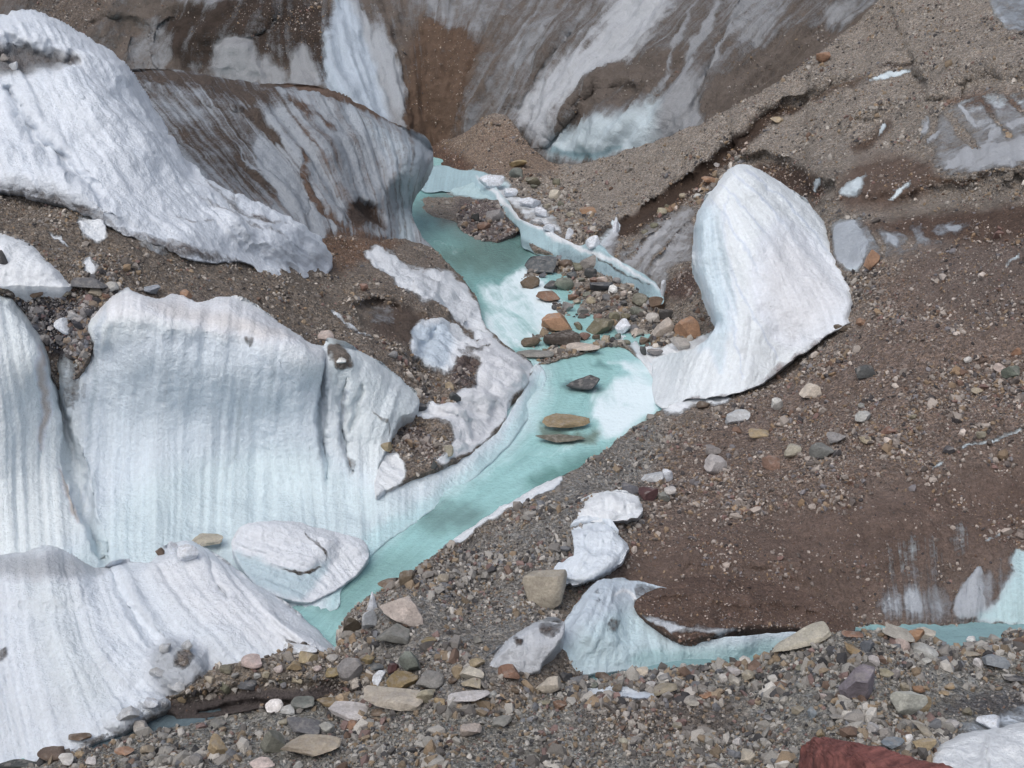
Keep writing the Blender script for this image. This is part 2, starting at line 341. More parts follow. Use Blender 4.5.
# ------------------------------------------------------------------ far cliff of dirty ice
sheet('cliff', [(-260, -260), (0, -270), (500, -270), (1000, -280), (1290, -260), (1290, -120), (1100, -60), (1000, -5), (900, 40), (800, 95), (700, 150), (640, 165), (560, 185), (500, 150),
      (460, 170), (420, 175), (380, 190), (200, 170), (100, 150), (-260, 120)],
  [(-260, 100, 84), (0, 60, 88), (150, 100, 86), (0, 0, 93), (-260, -250, 115), (200, 0, 92), (200, -250, 112), (440, 160, 81.5), (440, 75, 86), (440, 0, 91), (440, -250, 110),
   (350, 120, 82), (300, 60, 87), (560, 165, 76.5), (520, 100, 81), (560, 0, 88), (620, 150, 73), (690, 140, 69.5), (690, 60, 75), (690, 0, 80), (690, -250, 98), (800, 80, 71.2), (800, 0, 77),
   (900, 30, 71.5), (900, -30, 75), (950, -250, 92), (1100, -60, 72), (1280, -150, 74), (1280, -250, 84)],
  flow=[(-12, [(-100, 0), (-80, 120)]), (-4, [(120, 0), (60, 60), (70, 140)]), (0, [(240, 0), (200, 50), (210, 150)]), (4, [(330, -60), (335, 0), (345, 60), (385, 150)]), (8, [(395, -60), (400, 0), (410, 60), (425, 150)]), (13, [(530, -60), (505, 0), (475, 60), (445, 130)]),
        (17, [(620, -60), (590, 0), (535, 70), (505, 130)]), (22, [(700, -60), (655, 0), (590, 70), (545, 140)]), (27, [(770, -60), (725, 0), (660, 70), (600, 150)]),
        (31, [(840, -60), (790, 0), (730, 70), (690, 130)]), (38, [(960, -60), (890, 0), (810, 60), (760, 110)])],
  relief=[('l', [(395, -60), (398, 0), (415, 70), (430, 150)], 40, 20, -0.42), ('l', [(470, -60), (450, 0), (440, 60), (440, 120)], 24, 16, 0.19), ('l', [(530, -40), (500, 20), (465, 90)], 16, 14, -0.23),
          ('l', [(640, -40), (600, 20), (550, 70), (518, 120)], 16, 12, -0.46), ('l', [(600, -40), (560, 20), (510, 90), (490, 120)], 26, 16, 0.38), ('p', [(520, 90), (560, 20), (640, -20), (700, -20), (640, 60), (590, 100), (560, 140), (535, 145)], 14, 0.46),
          ('l', [(640, 90), (600, 100), (570, 130), (545, 148)], 26, 12, -0.61), ('p', [(600, 95), (640, 70), (690, 70), (690, 110), (640, 135), (570, 152)], 10, 0.34),
          ('l', [(760, -20), (720, 50), (690, 120)], 14, 10, -0.46), ('p', [(330, -20), (360, 20), (400, 90), (405, 130), (370, 120), (325, 80)], 12, 0.53),
          ('p', [(190, -10), (240, 10), (290, 8), (250, 35), (200, 45)], 12, 0.61), ('l', [(80, 30), (110, 22), (140, 30), (130, 60)], 12, 10, -0.46), ('l', [(170, 20), (160, 45), (175, 66)], 14, 8, -0.53), ('p', [(205, 65), (222, 45), (250, 50), (260, 75)], 8, 0.53)],
  paint=[('s', 'p', [(-260, -260), (1290, -260), (1290, 0), (700, 200), (-260, 180)], 4, .8),
     ('m', 'p', [(410, -270), (900, -270), (880, 0), (760, 60), (690, 150), (560, 170), (470, 130)], 30, .55),
     ('m', 'p', [(410, -60), (520, -60), (510, 0), (470, 40), (430, 30)], 14, .42), ('m', 'p', [(420, 20), (445, 28), (480, 50), (470, 90), (440, 140), (415, 140), (418, 80)], 10, .92),
     ('m', 'l', [(505, 20), (475, 75), (460, 110)], 12, 8, .9), ('m', 'l', [(480, 130), (510, 70), (560, 10), (590, -30)], 20, 14, .42), ('m', 'l', [(655, -10), (620, 20), (575, 60), (545, 85)], 10, 8, .85), ('m', 'l', [(600, -10), (560, 40), (530, 80)], 20, 10, .55),
     ('m', 'p', [(640, -40), (690, -40), (665, 10), (625, 60), (590, 100), (555, 140), (530, 135), (515, 110), (545, 75), (600, 30)], 10, .2), ('ic', 'p', [(640, -40), (690, -40), (665, 10), (625, 60), (590, 100), (555, 140), (530, 135), (515, 110), (545, 75), (600, 30)], 10, col(168, 169, 172)),
     ('m', 'p', [(580, 90), (610, 65), (660, 55), (690, 60), (660, 90), (600, 110), (560, 140), (552, 130)], 8, .85), ('m', 'p', [(640, 110), (690, 80), (720, 60), (700, 130), (640, 148), (575, 158), (545, 150), (560, 132), (600, 120)], 10, .1), ('ic', 'p', [(640, 110), (660, 90), (640, 148), (575, 158), (545, 150), (560, 132), (600, 120)], 8, col(175, 186, 190)),
     ('ic', 'l', [(548, 152), (590, 156), (620, 146)], 7, 4, col(118, 140, 146)),
     ('m', 'l', [(720, -10), (700, 40), (680, 80), (665, 125)], 8, 6, .1), ('m', 'l', [(748, 10), (720, 50), (695, 100)], 6, 5, .1), ('m', 'l', [(690, 10), (672, 60), (660, 90)], 5, 5, .2), ('m', 'p', [(735, -20), (780, -30), (770, 30), (735, 40)], 10, .3),
     ('m', 'p', [(700, 90), (740, 60), (800, 30), (860, 10), (880, -20), (900, 20), (800, 90), (720, 140)], 14, .9), ('m', 'p', [(825, 10), (850, -5), (880, -5), (870, 10), (835, 30)], 5, .35),
     ('m', 'p', [(330, -60), (345, -20), (370, 20), (400, 70), (410, 125), (380, 125), (345, 100), (322, 85), (328, 30)], 8, .12), ('ic', 'p', [(330, -60), (345, -20), (360, 20), (375, 60), (390, 125), (345, 100), (322, 85), (328, 30)], 6, col(166, 174, 184)),
     ('ic', 'l', [(355, -10), (385, 40), (405, 110)], 26, 10, GREYICE), ('m', 'l', [(375, -20), (395, 30), (412, 80), (408, 130)], 18, 10, .85),
     ('m', 'p', [(-20, -60), (60, -60), (320, -60), (330, 20), (325, 80), (300, 85), (190, 70), (120, 90), (60, 30)], 12, .7), ('m', 'p', [(205, 65), (222, 40), (245, 42), (258, 72), (240, 82)], 6, .1), ('m', 'p', [(290, 75), (300, 52), (312, 56), (322, 84), (300, 90)], 6, .15),
     ('m', 'p', [(160, -10), (200, 5), (240, 0), (280, -10), (220, -30)], 10, .2), ('m', 'p', [(135, 30), (160, 20), (172, 60), (150, 70), (130, 60)], 8, .45), ('m', 'p', [(250, 80), (262, 60), (285, 72), (280, 88)], 6, .3),
     ('dc', 'p', [(170, 10), (320, 0), (330, 80), (260, 60), (180, 65)], 10, DARK), ('dc', 'p', [(420, 20), (480, 40), (470, 110), (440, 150), (400, 140)], 10, col(102, 82, 69)), ('g', 'p', [(230, -40), (330, -40), (330, 80), (300, 50), (240, 30)], 10, .8), ('g', 'p', [(-20, -60), (90, -60), (110, 10), (40, 20)], 10, .9)],
  ic=col(134, 134, 136), dc=col(108, 97, 90), m=.64, g=.15, dd=(.34, .4), di=(.3, .45), flute=(.5, .42, .85), big=(.9, .09), skirt=(6, 2), step=1.9)
# ------------------------------------------------------------------ the whole debris slope right of the river
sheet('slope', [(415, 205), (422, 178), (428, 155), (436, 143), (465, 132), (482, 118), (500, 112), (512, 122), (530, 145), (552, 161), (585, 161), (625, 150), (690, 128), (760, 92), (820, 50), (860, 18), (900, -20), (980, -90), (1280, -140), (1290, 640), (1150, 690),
      (900, 690), (600, 720), (420, 735), (330, 705), (335, 655), (345, 622), (362, 604), (385, 590), (408, 573), (432, 556), (470, 526), (500, 506), (540, 484), (578, 468), (610, 446), (640, 424), (664, 405), (655, 380), (640, 360), (620, 345), (590, 350), (548, 362), (508, 372), (503, 350), (540, 330), (560, 318), (548, 296), (525, 290), (522, 276),
      (545, 262), (560, 258), (530, 245), (528, 225), (500, 240), (468, 236), (455, 222), (430, 215)],
  [(430, 160, 79), (440, 148, 80.5), (480, 120, 79.5), (460, 200, Z(.15)), (420, 190, Z(-.1)), (500, 225, Z(.25)), (470, 232, Z(0)), (520, 180, 70), (560, 160, 74.6), (560, 210, 63.6), (620, 150, 71), (690, 128, 66.8), (800, 68, 68.5), (860, 25, 70), (900, -20, 72), (980, -90, 76), (1280, -140, 74),
   (540, 265, Z(.2)), (540, 330, Z(.15)), (520, 365, Z(-.05)), (520, 285, Z(0)), (600, 340, Z(.12)), (640, 350, Z(.1)), (620, 305, Z(.3)), (600, 282, Z(.25)), (562, 264, Z(.12)), (550, 300, Z(.14)), (640, 294, Z(.2)), (660, 308, Z(.35)), (552, 226, Z(.5)), (606, 246, Z(.75)), (640, 250, 53.5), (700, 200, 59), (700, 270, 48.5), (680, 330, 44.3), (700, 400, 37), (664, 405, Z(.1)), (640, 424, 36.2), (760, 350, 41.5), (760, 400, 35.6),
   (800, 120, 63.5), (900, 100, 58), (1024, 30, 58), (800, 200, 52.7), (830, 215, 45), (900, 300, 38), (860, 330, 37.6), (850, 400, 32.9), (1024, 190, 39.5), (1024, 150, 44), (900, 210, 43), (900, 160, 50), (1024, 300, 34.7), (1024, 400, 31), (1280, 100, 40), (1280, 300, 31), (1280, 500, 26), (1280, 640, 23.5),
   (600, 520, 27.9), (500, 510, 28.6), (560, 480, 30.3), (600, 455, 32.2), (430, 565, 25.9), (350, 625, 24.0), (385, 596, 24.9), (480, 600, 25.3), (560, 560, 26.3), (700, 500, 29.2), (850, 520, 27.4), (1024, 520, 27.3), (850, 600, 24.9), (700, 620, 24.2), (1024, 600, Z(.35)), (1024, 623, Z(-.06)), (930, 629, Z(-.06)), (930, 604, Z(.3)), (600, 620, 24.2), (420, 660, Z(.6)), (480, 645, Z(.7)), (540, 640, Z(.75)), (600, 700, Z(-.5)), (1024, 660, Z(-.5)), (850, 670, Z(-.5)), (350, 690, Z(-.2))],
  flow=[(0, [(480, 560), (560, 560), (620, 600)]), (0, [(700, 440), (700, 560), (690, 620)]), (8, [(800, 430), (820, 540), (830, 620)]), (16, [(980, 200), (940, 400), (960, 600)]), (-6, [(640, 260), (600, 300)]), (26, [(1240, 200), (1180, 400), (1160, 600)]), (6, [(800, 130), (700, 220), (640, 300)]), (14, [(960, 50), (900, 180), (840, 260)])],
  steps=[([(640, 560), (700, 548), (770, 560), (830, 590)], .12, 7, 14), ([(660, 575), (720, 566), (780, 576), (835, 604)], .14, 7, 12), ([(860, 470), (920, 480), (990, 470)], .12, 8, 20), ([(720, 500), (800, 506), (880, 498)], .1, 8, 16), ([(585, 256), (610, 236), (650, 211), (700, 178), (740, 146), (775, 114), (808, 104), (840, 88), (870, 78)], 1.5, 15, 70),
         ([(868, 84), (900, 78), (960, 66), (1000, 50), (1030, 36)], .5, 8, 60),
         ([(740, 165), (770, 160), (800, 176), (835, 190)], 1.6, 12, 40), ([(930, 108), (960, 96), (1000, 86), (1060, 90)], 2.0, 26, 60), ([(840, 140), (880, 118), (930, 108), (960, 110)], .8, 14, 50),
         ([(800, 205), (840, 206), (900, 208), (960, 196), (1060, 184)], 2.2, 28, 60),
         ([(400, 600), (470, 548), (540, 500), (600, 470)], .25, 14, 30)],
  relief=[('p', [(500, 520), (560, 495), (600, 490), (580, 540), (520, 590), (440, 620), (420, 600)], 40, .5), ('l', [(965, 560), (945, 590), (935, 610)], 16, 14, -.15), ('l', [(900, 560), (890, 600)], 20, 14, -.12), ('p', [(950, 612), (975, 566), (984, 570), (978, 616)], 8, .15),
          ('l', [(640, 200), (600, 240), (560, 250)], 14, 10, -.4), ('l', [(640, 245), (620, 262), (600, 265)], 14, 8, .5), ('l', [(690, 215), (650, 255), (645, 280)], 16, 8, .7), ('l', [(665, 225), (625, 262)], 8, 6, -.6), ('l', [(850, 165), (820, 180), (800, 176)], 10, 8, .5), ('l', [(890, 55), (860, 100), (820, 130)], 24, 20, .6), ('l', [(940, 60), (860, 140)], 14, 16, -.5)],
  paint=[('dc', 'p', [(690, 420), (850, 330), (900, 260), (1300, 200), (1300, 660), (800, 650), (620, 640), (620, 560), (640, 500)], 30, col(131, 114, 105)),
     ('dc', 'p', [(620, 560), (700, 520), (850, 500), (1000, 470), (1300, 440), (1300, 560), (950, 560), (850, 625), (740, 620), (640, 610)], 26, col(122, 103, 94)), ('g', 'p', [(620, 540), (700, 520), (850, 490), (1000, 450), (1300, 400), (1300, 660), (740, 640), (620, 610)], 26, .3),
     ('dc', 'p', [(640, 598), (700, 590), (760, 600), (820, 612), (850, 632), (760, 640), (660, 630)], 8, col(111, 91, 81)), ('g', 'p', [(900, 200), (1300, 200), (1300, 330), (960, 330)], 26, .4), ('dc', 'p', [(940, 240), (1300, 200), (1300, 330), (960, 320)], 26, col(122, 107, 100)),
     ('dc', 'p', [(350, 640), (400, 590), (500, 520), (560, 480), (640, 430), (660, 440), (640, 490), (600, 530), (560, 600), (500, 680), (420, 720)], 14, col(142, 137, 133)),
     ('dc', 'p', [(500, 130), (690, 135), (860, 30), (980, -40), (1280, -120), (1280, 60), (900, 150), (700, 160), (600, 230), (520, 210)], 20, col(151, 140, 131)), ('dc', 'p', [(436, 140), (480, 118), (512, 122), (560, 165), (520, 178), (440, 172)], 8, col(136, 118, 105)),
     ('dc', 'p', [(425, 150), (440, 140), (470, 160), (470, 175), (430, 178)], 8, col(98, 77, 66)),
     # dirt band under the terrace edge, darkened with the face's shade in its colour
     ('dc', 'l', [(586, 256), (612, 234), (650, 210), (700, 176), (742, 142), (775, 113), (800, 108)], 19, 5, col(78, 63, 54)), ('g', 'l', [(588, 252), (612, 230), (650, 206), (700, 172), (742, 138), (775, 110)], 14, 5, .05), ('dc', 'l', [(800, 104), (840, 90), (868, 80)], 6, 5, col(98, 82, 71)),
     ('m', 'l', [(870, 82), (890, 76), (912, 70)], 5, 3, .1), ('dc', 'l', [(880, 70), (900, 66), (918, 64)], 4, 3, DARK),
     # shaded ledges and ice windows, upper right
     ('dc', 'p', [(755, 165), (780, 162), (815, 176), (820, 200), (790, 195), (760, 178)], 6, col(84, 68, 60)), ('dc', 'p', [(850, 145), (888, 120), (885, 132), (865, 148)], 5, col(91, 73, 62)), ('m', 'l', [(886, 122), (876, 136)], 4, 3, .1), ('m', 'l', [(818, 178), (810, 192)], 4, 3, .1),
     ('g', 'p', [(840, 205), (850, 150), (910, 150), (940, 180), (900, 206)], 8, .45), ('dc', 'p', [(840, 205), (850, 165), (900, 150), (940, 180), (900, 206)], 8, col(111, 93, 83)),
     ('m', 'p', [(838, 190), (860, 175), (866, 168), (858, 198)], 5, .2), ('m', 'l', [(912, 180), (900, 192), (888, 200)], 5, 4, .15),
     ('s', 'p', [(830, 220), (850, 150), (940, 90), (1290, 80), (1290, 270), (860, 270)], 10, .35), ('m', 'p', [(940, 118), (990, 94), (1060, 90), (1200, 100), (1200, 160), (1020, 155), (970, 170), (940, 172), (930, 150)], 12, .44), ('ic', 'p', [(940, 118), (1200, 90), (1200, 160), (970, 170), (930, 150)], 12, col(150, 146, 150)),
     ('m', 'p', [(945, 158), (975, 146), (1010, 140), (1080, 130), (1080, 155), (1010, 162), (970, 170)], 6, .25), ('m', 'l', [(930, 118), (920, 134)], 5, 4, .2), ('dc', 'p', [(950, 100), (1060, 88), (1060, 100), (980, 112)], 6, col(120, 100, 89)),
     ('m', 'p', [(985, -40), (1060, -60), (1060, 20), (1010, 28), (990, 5)], 6, .35), ('ic', 'p', [(985, -40), (1060, -60), (1060, 20), (1010, 28)], 6, col(142, 142, 152)), ('dc', 'l', [(920, 178), (960, 182), (985, 178)], 5, 4, col(102, 82, 69)),
     ('m', 'p', [(835, 222), (860, 218), (900, 222), (930, 215), (965, 214), (960, 235), (930, 250), (880, 262), (840, 265)], 12, .44), ('m', 'p', [(838, 232), (856, 226), (866, 250), (858, 268), (842, 262)], 6, .0), ('ic', 'p', [(838, 225), (960, 215), (950, 250), (842, 265)], 8, col(158, 160, 168)), ('dc', 'p', [(870, 222), (1040, 196), (1040, 230), (960, 240), (880, 230)], 8, col(98, 80, 71)),
     ('ic', 'p', [(940, 118), (1200, 90), (1200, 160), (970, 170), (930, 150)], 12, col(166, 166, 170)), ('m', 'l', [(946, 167), (975, 150), (1005, 146), (1034, 137), (1100, 130)], 8, 4, .02), ('m', 'l', [(985, 140), (1000, 127), (1030, 116)], 5, 4, .08), ('m', 'l', [(948, 116), (962, 132), (978, 146)], 8, 5, .85), ('m', 'l', [(984, 100), (996, 118), (1012, 132)], 6, 5, .8), ('m', 'l', [(1008, 94), (1022, 108), (1040, 118)], 6, 5, .8), ('m', 'l', [(962, 110), (974, 126)], 4, 4, .1), ('m', 'l', [(938, 130), (925, 142)], 5, 4, .15),
     ('m', 'l', [(872, 222), (880, 240), (884, 256)], 6, 4, .85), ('m', 'l', [(900, 220), (912, 236), (905, 248)], 7, 5, .85), ('m', 'l', [(888, 232), (898, 248)], 8, 4, .05), ('m', 'l', [(925, 228), (940, 236)], 8, 5, .85), ('m', 'l', [(944, 222), (962, 228)], 6, 5, .1), ('m', 'p', [(866, 216), (930, 212), (970, 208), (960, 218), (880, 226)], 5, .9),
     ('m', 'l', [(624, 262), (645, 240), (664, 216)], 4, 3, .8), ('m', 'l', [(645, 272), (662, 248), (684, 222)], 5, 4, .75), ('m', 'l', [(668, 276), (690, 262)], 10, 6, .85), ('m', 'l', [(634, 256), (652, 236), (670, 212)], 5, 3, .05),
     ('s', 'p', [(590, 280), (620, 230), (660, 190), (700, 190), (700, 290), (660, 310)], 8, .3), ('m', 'p', [(618, 258), (640, 230), (668, 205), (694, 205), (692, 240), (690, 262), (664, 280), (655, 290), (632, 275)], 8, .34), ('ic', 'p', [(600, 250), (668, 200), (696, 205), (690, 265), (660, 292)], 6, col(168, 163, 168)),
     ('m', 'l', [(624, 262), (645, 240), (664, 216)], 4, 3, .8), ('m', 'l', [(645, 272), (662, 248), (684, 222)], 5, 4, .75), ('m', 'l', [(668, 276), (690, 262)], 10, 6, .85), ('m', 'l', [(634, 256), (652, 236), (670, 212)], 5, 3, .05), ('m', 'p', [(596, 240), (612, 228), (620, 236), (612, 256), (598, 262)], 4, .3), ('m', 'l', [(613, 220), (618, 228), (612, 236)], 6, 3, .0), ('dc', 'p', [(660, 290), (680, 270), (696, 268), (700, 285), (690, 298), (665, 300)], 6, col(98, 82, 76)),
     # ice and wet snow along the water
     ('m', 'p', [(652, 345), (690, 340), (720, 330), (730, 395), (700, 402), (664, 412), (650, 380), (635, 355), (625, 342), (610, 335), (612, 322), (626, 318), (632, 335)], 6, .0), ('ic', 'p', [(640, 340), (720, 340), (730, 400), (655, 412)], 8, SNOW),
     ('m', 'p', [(430, 178), (440, 168), (480, 170), (510, 182), (500, 200), (470, 196), (440, 190)], 5, .1), ('ic', 'p', [(425, 182), (440, 168), (500, 175), (500, 205), (440, 195)], 5, CYAN), ('m', 'l', [(496, 186), (520, 205), (545, 220), (560, 235)], 16, 8, .35), ('ic', 'l', [(496, 186), (520, 205), (545, 220), (560, 235)], 16, 8, SNOW),
     ('dc', 'p', [(455, 215), (465, 200), (500, 205), (528, 225), (528, 245), (470, 240)], 6, col(111, 100, 98)),
     ('m', 'l', [(562, 478), (540, 488), (515, 497), (480, 515), (462, 530), (440, 545)], 16, 5, .05), ('ic', 'l', [(562, 478), (515, 497), (440, 545)], 16, 5, SNOW),
     # ice windows at the foot of the brown slope
     ('s', 'p', [(860, 530), (1300, 500), (1300, 660), (860, 640)], 12, .8), ('m', 'p', [(875, 600), (900, 578), (940, 575), (960, 590), (990, 560), (1005, 560), (1000, 620), (940, 626), (890, 622)], 14, .45), ('m', 'p', [(955, 612), (958, 588), (974, 568), (980, 566), (982, 590), (976, 615)], 4, .0), ('m', 'p', [(910, 580), (916, 580), (918, 610), (908, 606)], 4, .2),
     ('m', 'p', [(885, 545), (960, 525), (975, 545), (940, 580), (890, 580)], 16, .66), ('ic', 'p', [(875, 600), (900, 570), (1000, 550), (1010, 620), (890, 622)], 8, col(168, 170, 176)), ('m', 'p', [(1000, 600), (1012, 575), (1040, 545), (1300, 500), (1300, 630), (1000, 625)], 6, .0), ('ic', 'p', [(1000, 600), (1012, 575), (1040, 545), (1300, 500), (1300, 630), (1000, 625)], 6, CYAN),
     ('m', 'p', [(630, 622), (650, 630), (700, 636), (790, 632), (800, 645), (640, 650)], 5, .1), ('ic', 'p', [(630, 622), (650, 630), (700, 630), (790, 632), (800, 645), (640, 650)], 5, ICE), ('m', 'l', [(735, 632), (741, 622), (743, 612)], 4, 3, .1),
     ('m', 'p', [(808, 612), (835, 610), (850, 622), (830, 636), (800, 632)], 8, .55), ('m', 'l', [(1024, 432), (990, 445), (960, 450)], 4, 3, .3), ('m', 'l', [(1022, 250), (1005, 268)], 3, 3, .3), ('m', 'l', [(930, 470), (945, 464)], 4, 3, .3), ('m', 'l', [(985, 545), (998, 538), (1000, 530)], 4, 3, .3)],
  ic=ICE, dc=GRAV, m=1.0, g=.95, dd=(.13, .55), di=(.10, .6), flute=(.06, .8, .7), big=(.35, .13), skirt=(1.2, 1.6), step=2.0, jitter=1.8)
# ------------------------------------------------------------------ left: dirty grey ridge behind the snow
sheet('ice_ridge', [(118, 74), (145, 69), (185, 70), (215, 76), (262, 83), (305, 84), (335, 92), (365, 108), (395, 124), (420, 132), (432, 146), (432, 160), (424, 176), (414, 192), (411, 208), (414, 222), (424, 238), (436, 250), (440, 262), (420, 262), (395, 258), (360, 256), (330, 268), (280, 262), (230, 235), (170, 190), (130, 120)],
  [(118, 74, 60), (200, 76, 60), (262, 83, 60), (330, 92, 59.5), (432, 150, 61), (411, 208, 58.6), (395, 175, 56.6), (436, 256, 54.5), (150, 130, 54), (200, 180, 49), (240, 235, 46.8), (300, 215, 50.5), (360, 240, 51), (300, 130, 56), (380, 170, 57), (395, 256, 52)],
  flow=[(0, [(130, 80), (190, 150), (260, 230)]), (4, [(190, 76), (245, 140), (300, 215)]), (8, [(250, 84), (300, 150), (345, 235)]), (11.5, [(310, 90), (350, 150), (375, 240)]), (15, [(370, 115), (390, 170), (400, 240)]), (18, [(428, 150), (412, 200), (425, 250)])],
  relief=[('p', [(395, 120), (440, 130), (440, 170), (420, 165), (400, 150)], 14, 0.3), ('l', [(405, 180), (400, 220), (415, 245)], 20, 12, -0.48), ('p', [(345, 212), (360, 200), (380, 218), (375, 230), (350, 226)], 6, -0.60), ('l', [(240, 120), (280, 160), (310, 210)], 22, 14, -0.42), ('l', [(300, 110), (340, 180), (355, 225)], 18, 12, 0.36), ('l', [(150, 90), (200, 95), (240, 110)], 14, 8, 0.42)],
  crest=[([(118, 74), (185, 70), (262, 83), (335, 92), (395, 124), (432, 150)], 14, 1.2), ([(432, 150), (430, 165), (414, 192), (411, 208)], 12, .7)],
  paint=[('s', 'p', [(100, 50), (450, 50), (450, 280), (100, 280)], 4, .9), ('m', 'p', [(118, 70), (200, 72), (262, 86), (270, 106), (240, 106), (200, 92), (150, 88)], 12, .8), ('m', 'p', [(140, 90), (210, 100), (262, 120), (260, 175), (275, 195), (240, 205), (200, 170), (165, 130)], 20, .52), ('m', 'p', [(165, 105), (200, 104), (214, 120), (205, 130), (172, 122)], 6, .4),
     ('m', 'p', [(175, 128), (230, 130), (262, 165), (272, 190), (235, 175), (195, 155)], 14, .62), ('m', 'l', [(238, 108), (262, 122), (280, 145)], 10, 8, .85), ('m', 'l', [(285, 98), (310, 112), (335, 130)], 6, 6, .7), ('m', 'l', [(262, 84), (320, 90), (370, 108), (430, 136)], 9, 5, .9),
     ('m', 'p', [(265, 140), (285, 175), (300, 208), (285, 210), (270, 180), (255, 150)], 5, .0), ('m', 'l', [(240, 150), (258, 172), (268, 184)], 4, 3, .1), ('m', 'l', [(300, 150), (312, 200), (345, 232)], 6, 5, .75), ('dc', 'p', [(118, 66), (280, 80), (280, 200), (160, 140)], 8, col(90, 78, 71)),
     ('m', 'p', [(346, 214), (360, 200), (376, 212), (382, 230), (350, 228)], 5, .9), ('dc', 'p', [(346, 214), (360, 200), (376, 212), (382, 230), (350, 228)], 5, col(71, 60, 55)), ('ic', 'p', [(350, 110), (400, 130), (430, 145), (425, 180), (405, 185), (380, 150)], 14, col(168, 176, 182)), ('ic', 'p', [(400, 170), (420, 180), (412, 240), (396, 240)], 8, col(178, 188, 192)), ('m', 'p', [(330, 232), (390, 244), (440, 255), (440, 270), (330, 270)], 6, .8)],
  ic=col(148, 151, 157), dc=col(111, 91, 80), m=.32, g=.15, dd=(.2, .5), di=(.14, .6), flute=(.14, .9, .6), big=(.3, .15), skirt=(2.5, .9), step=1.8, gravel=False)
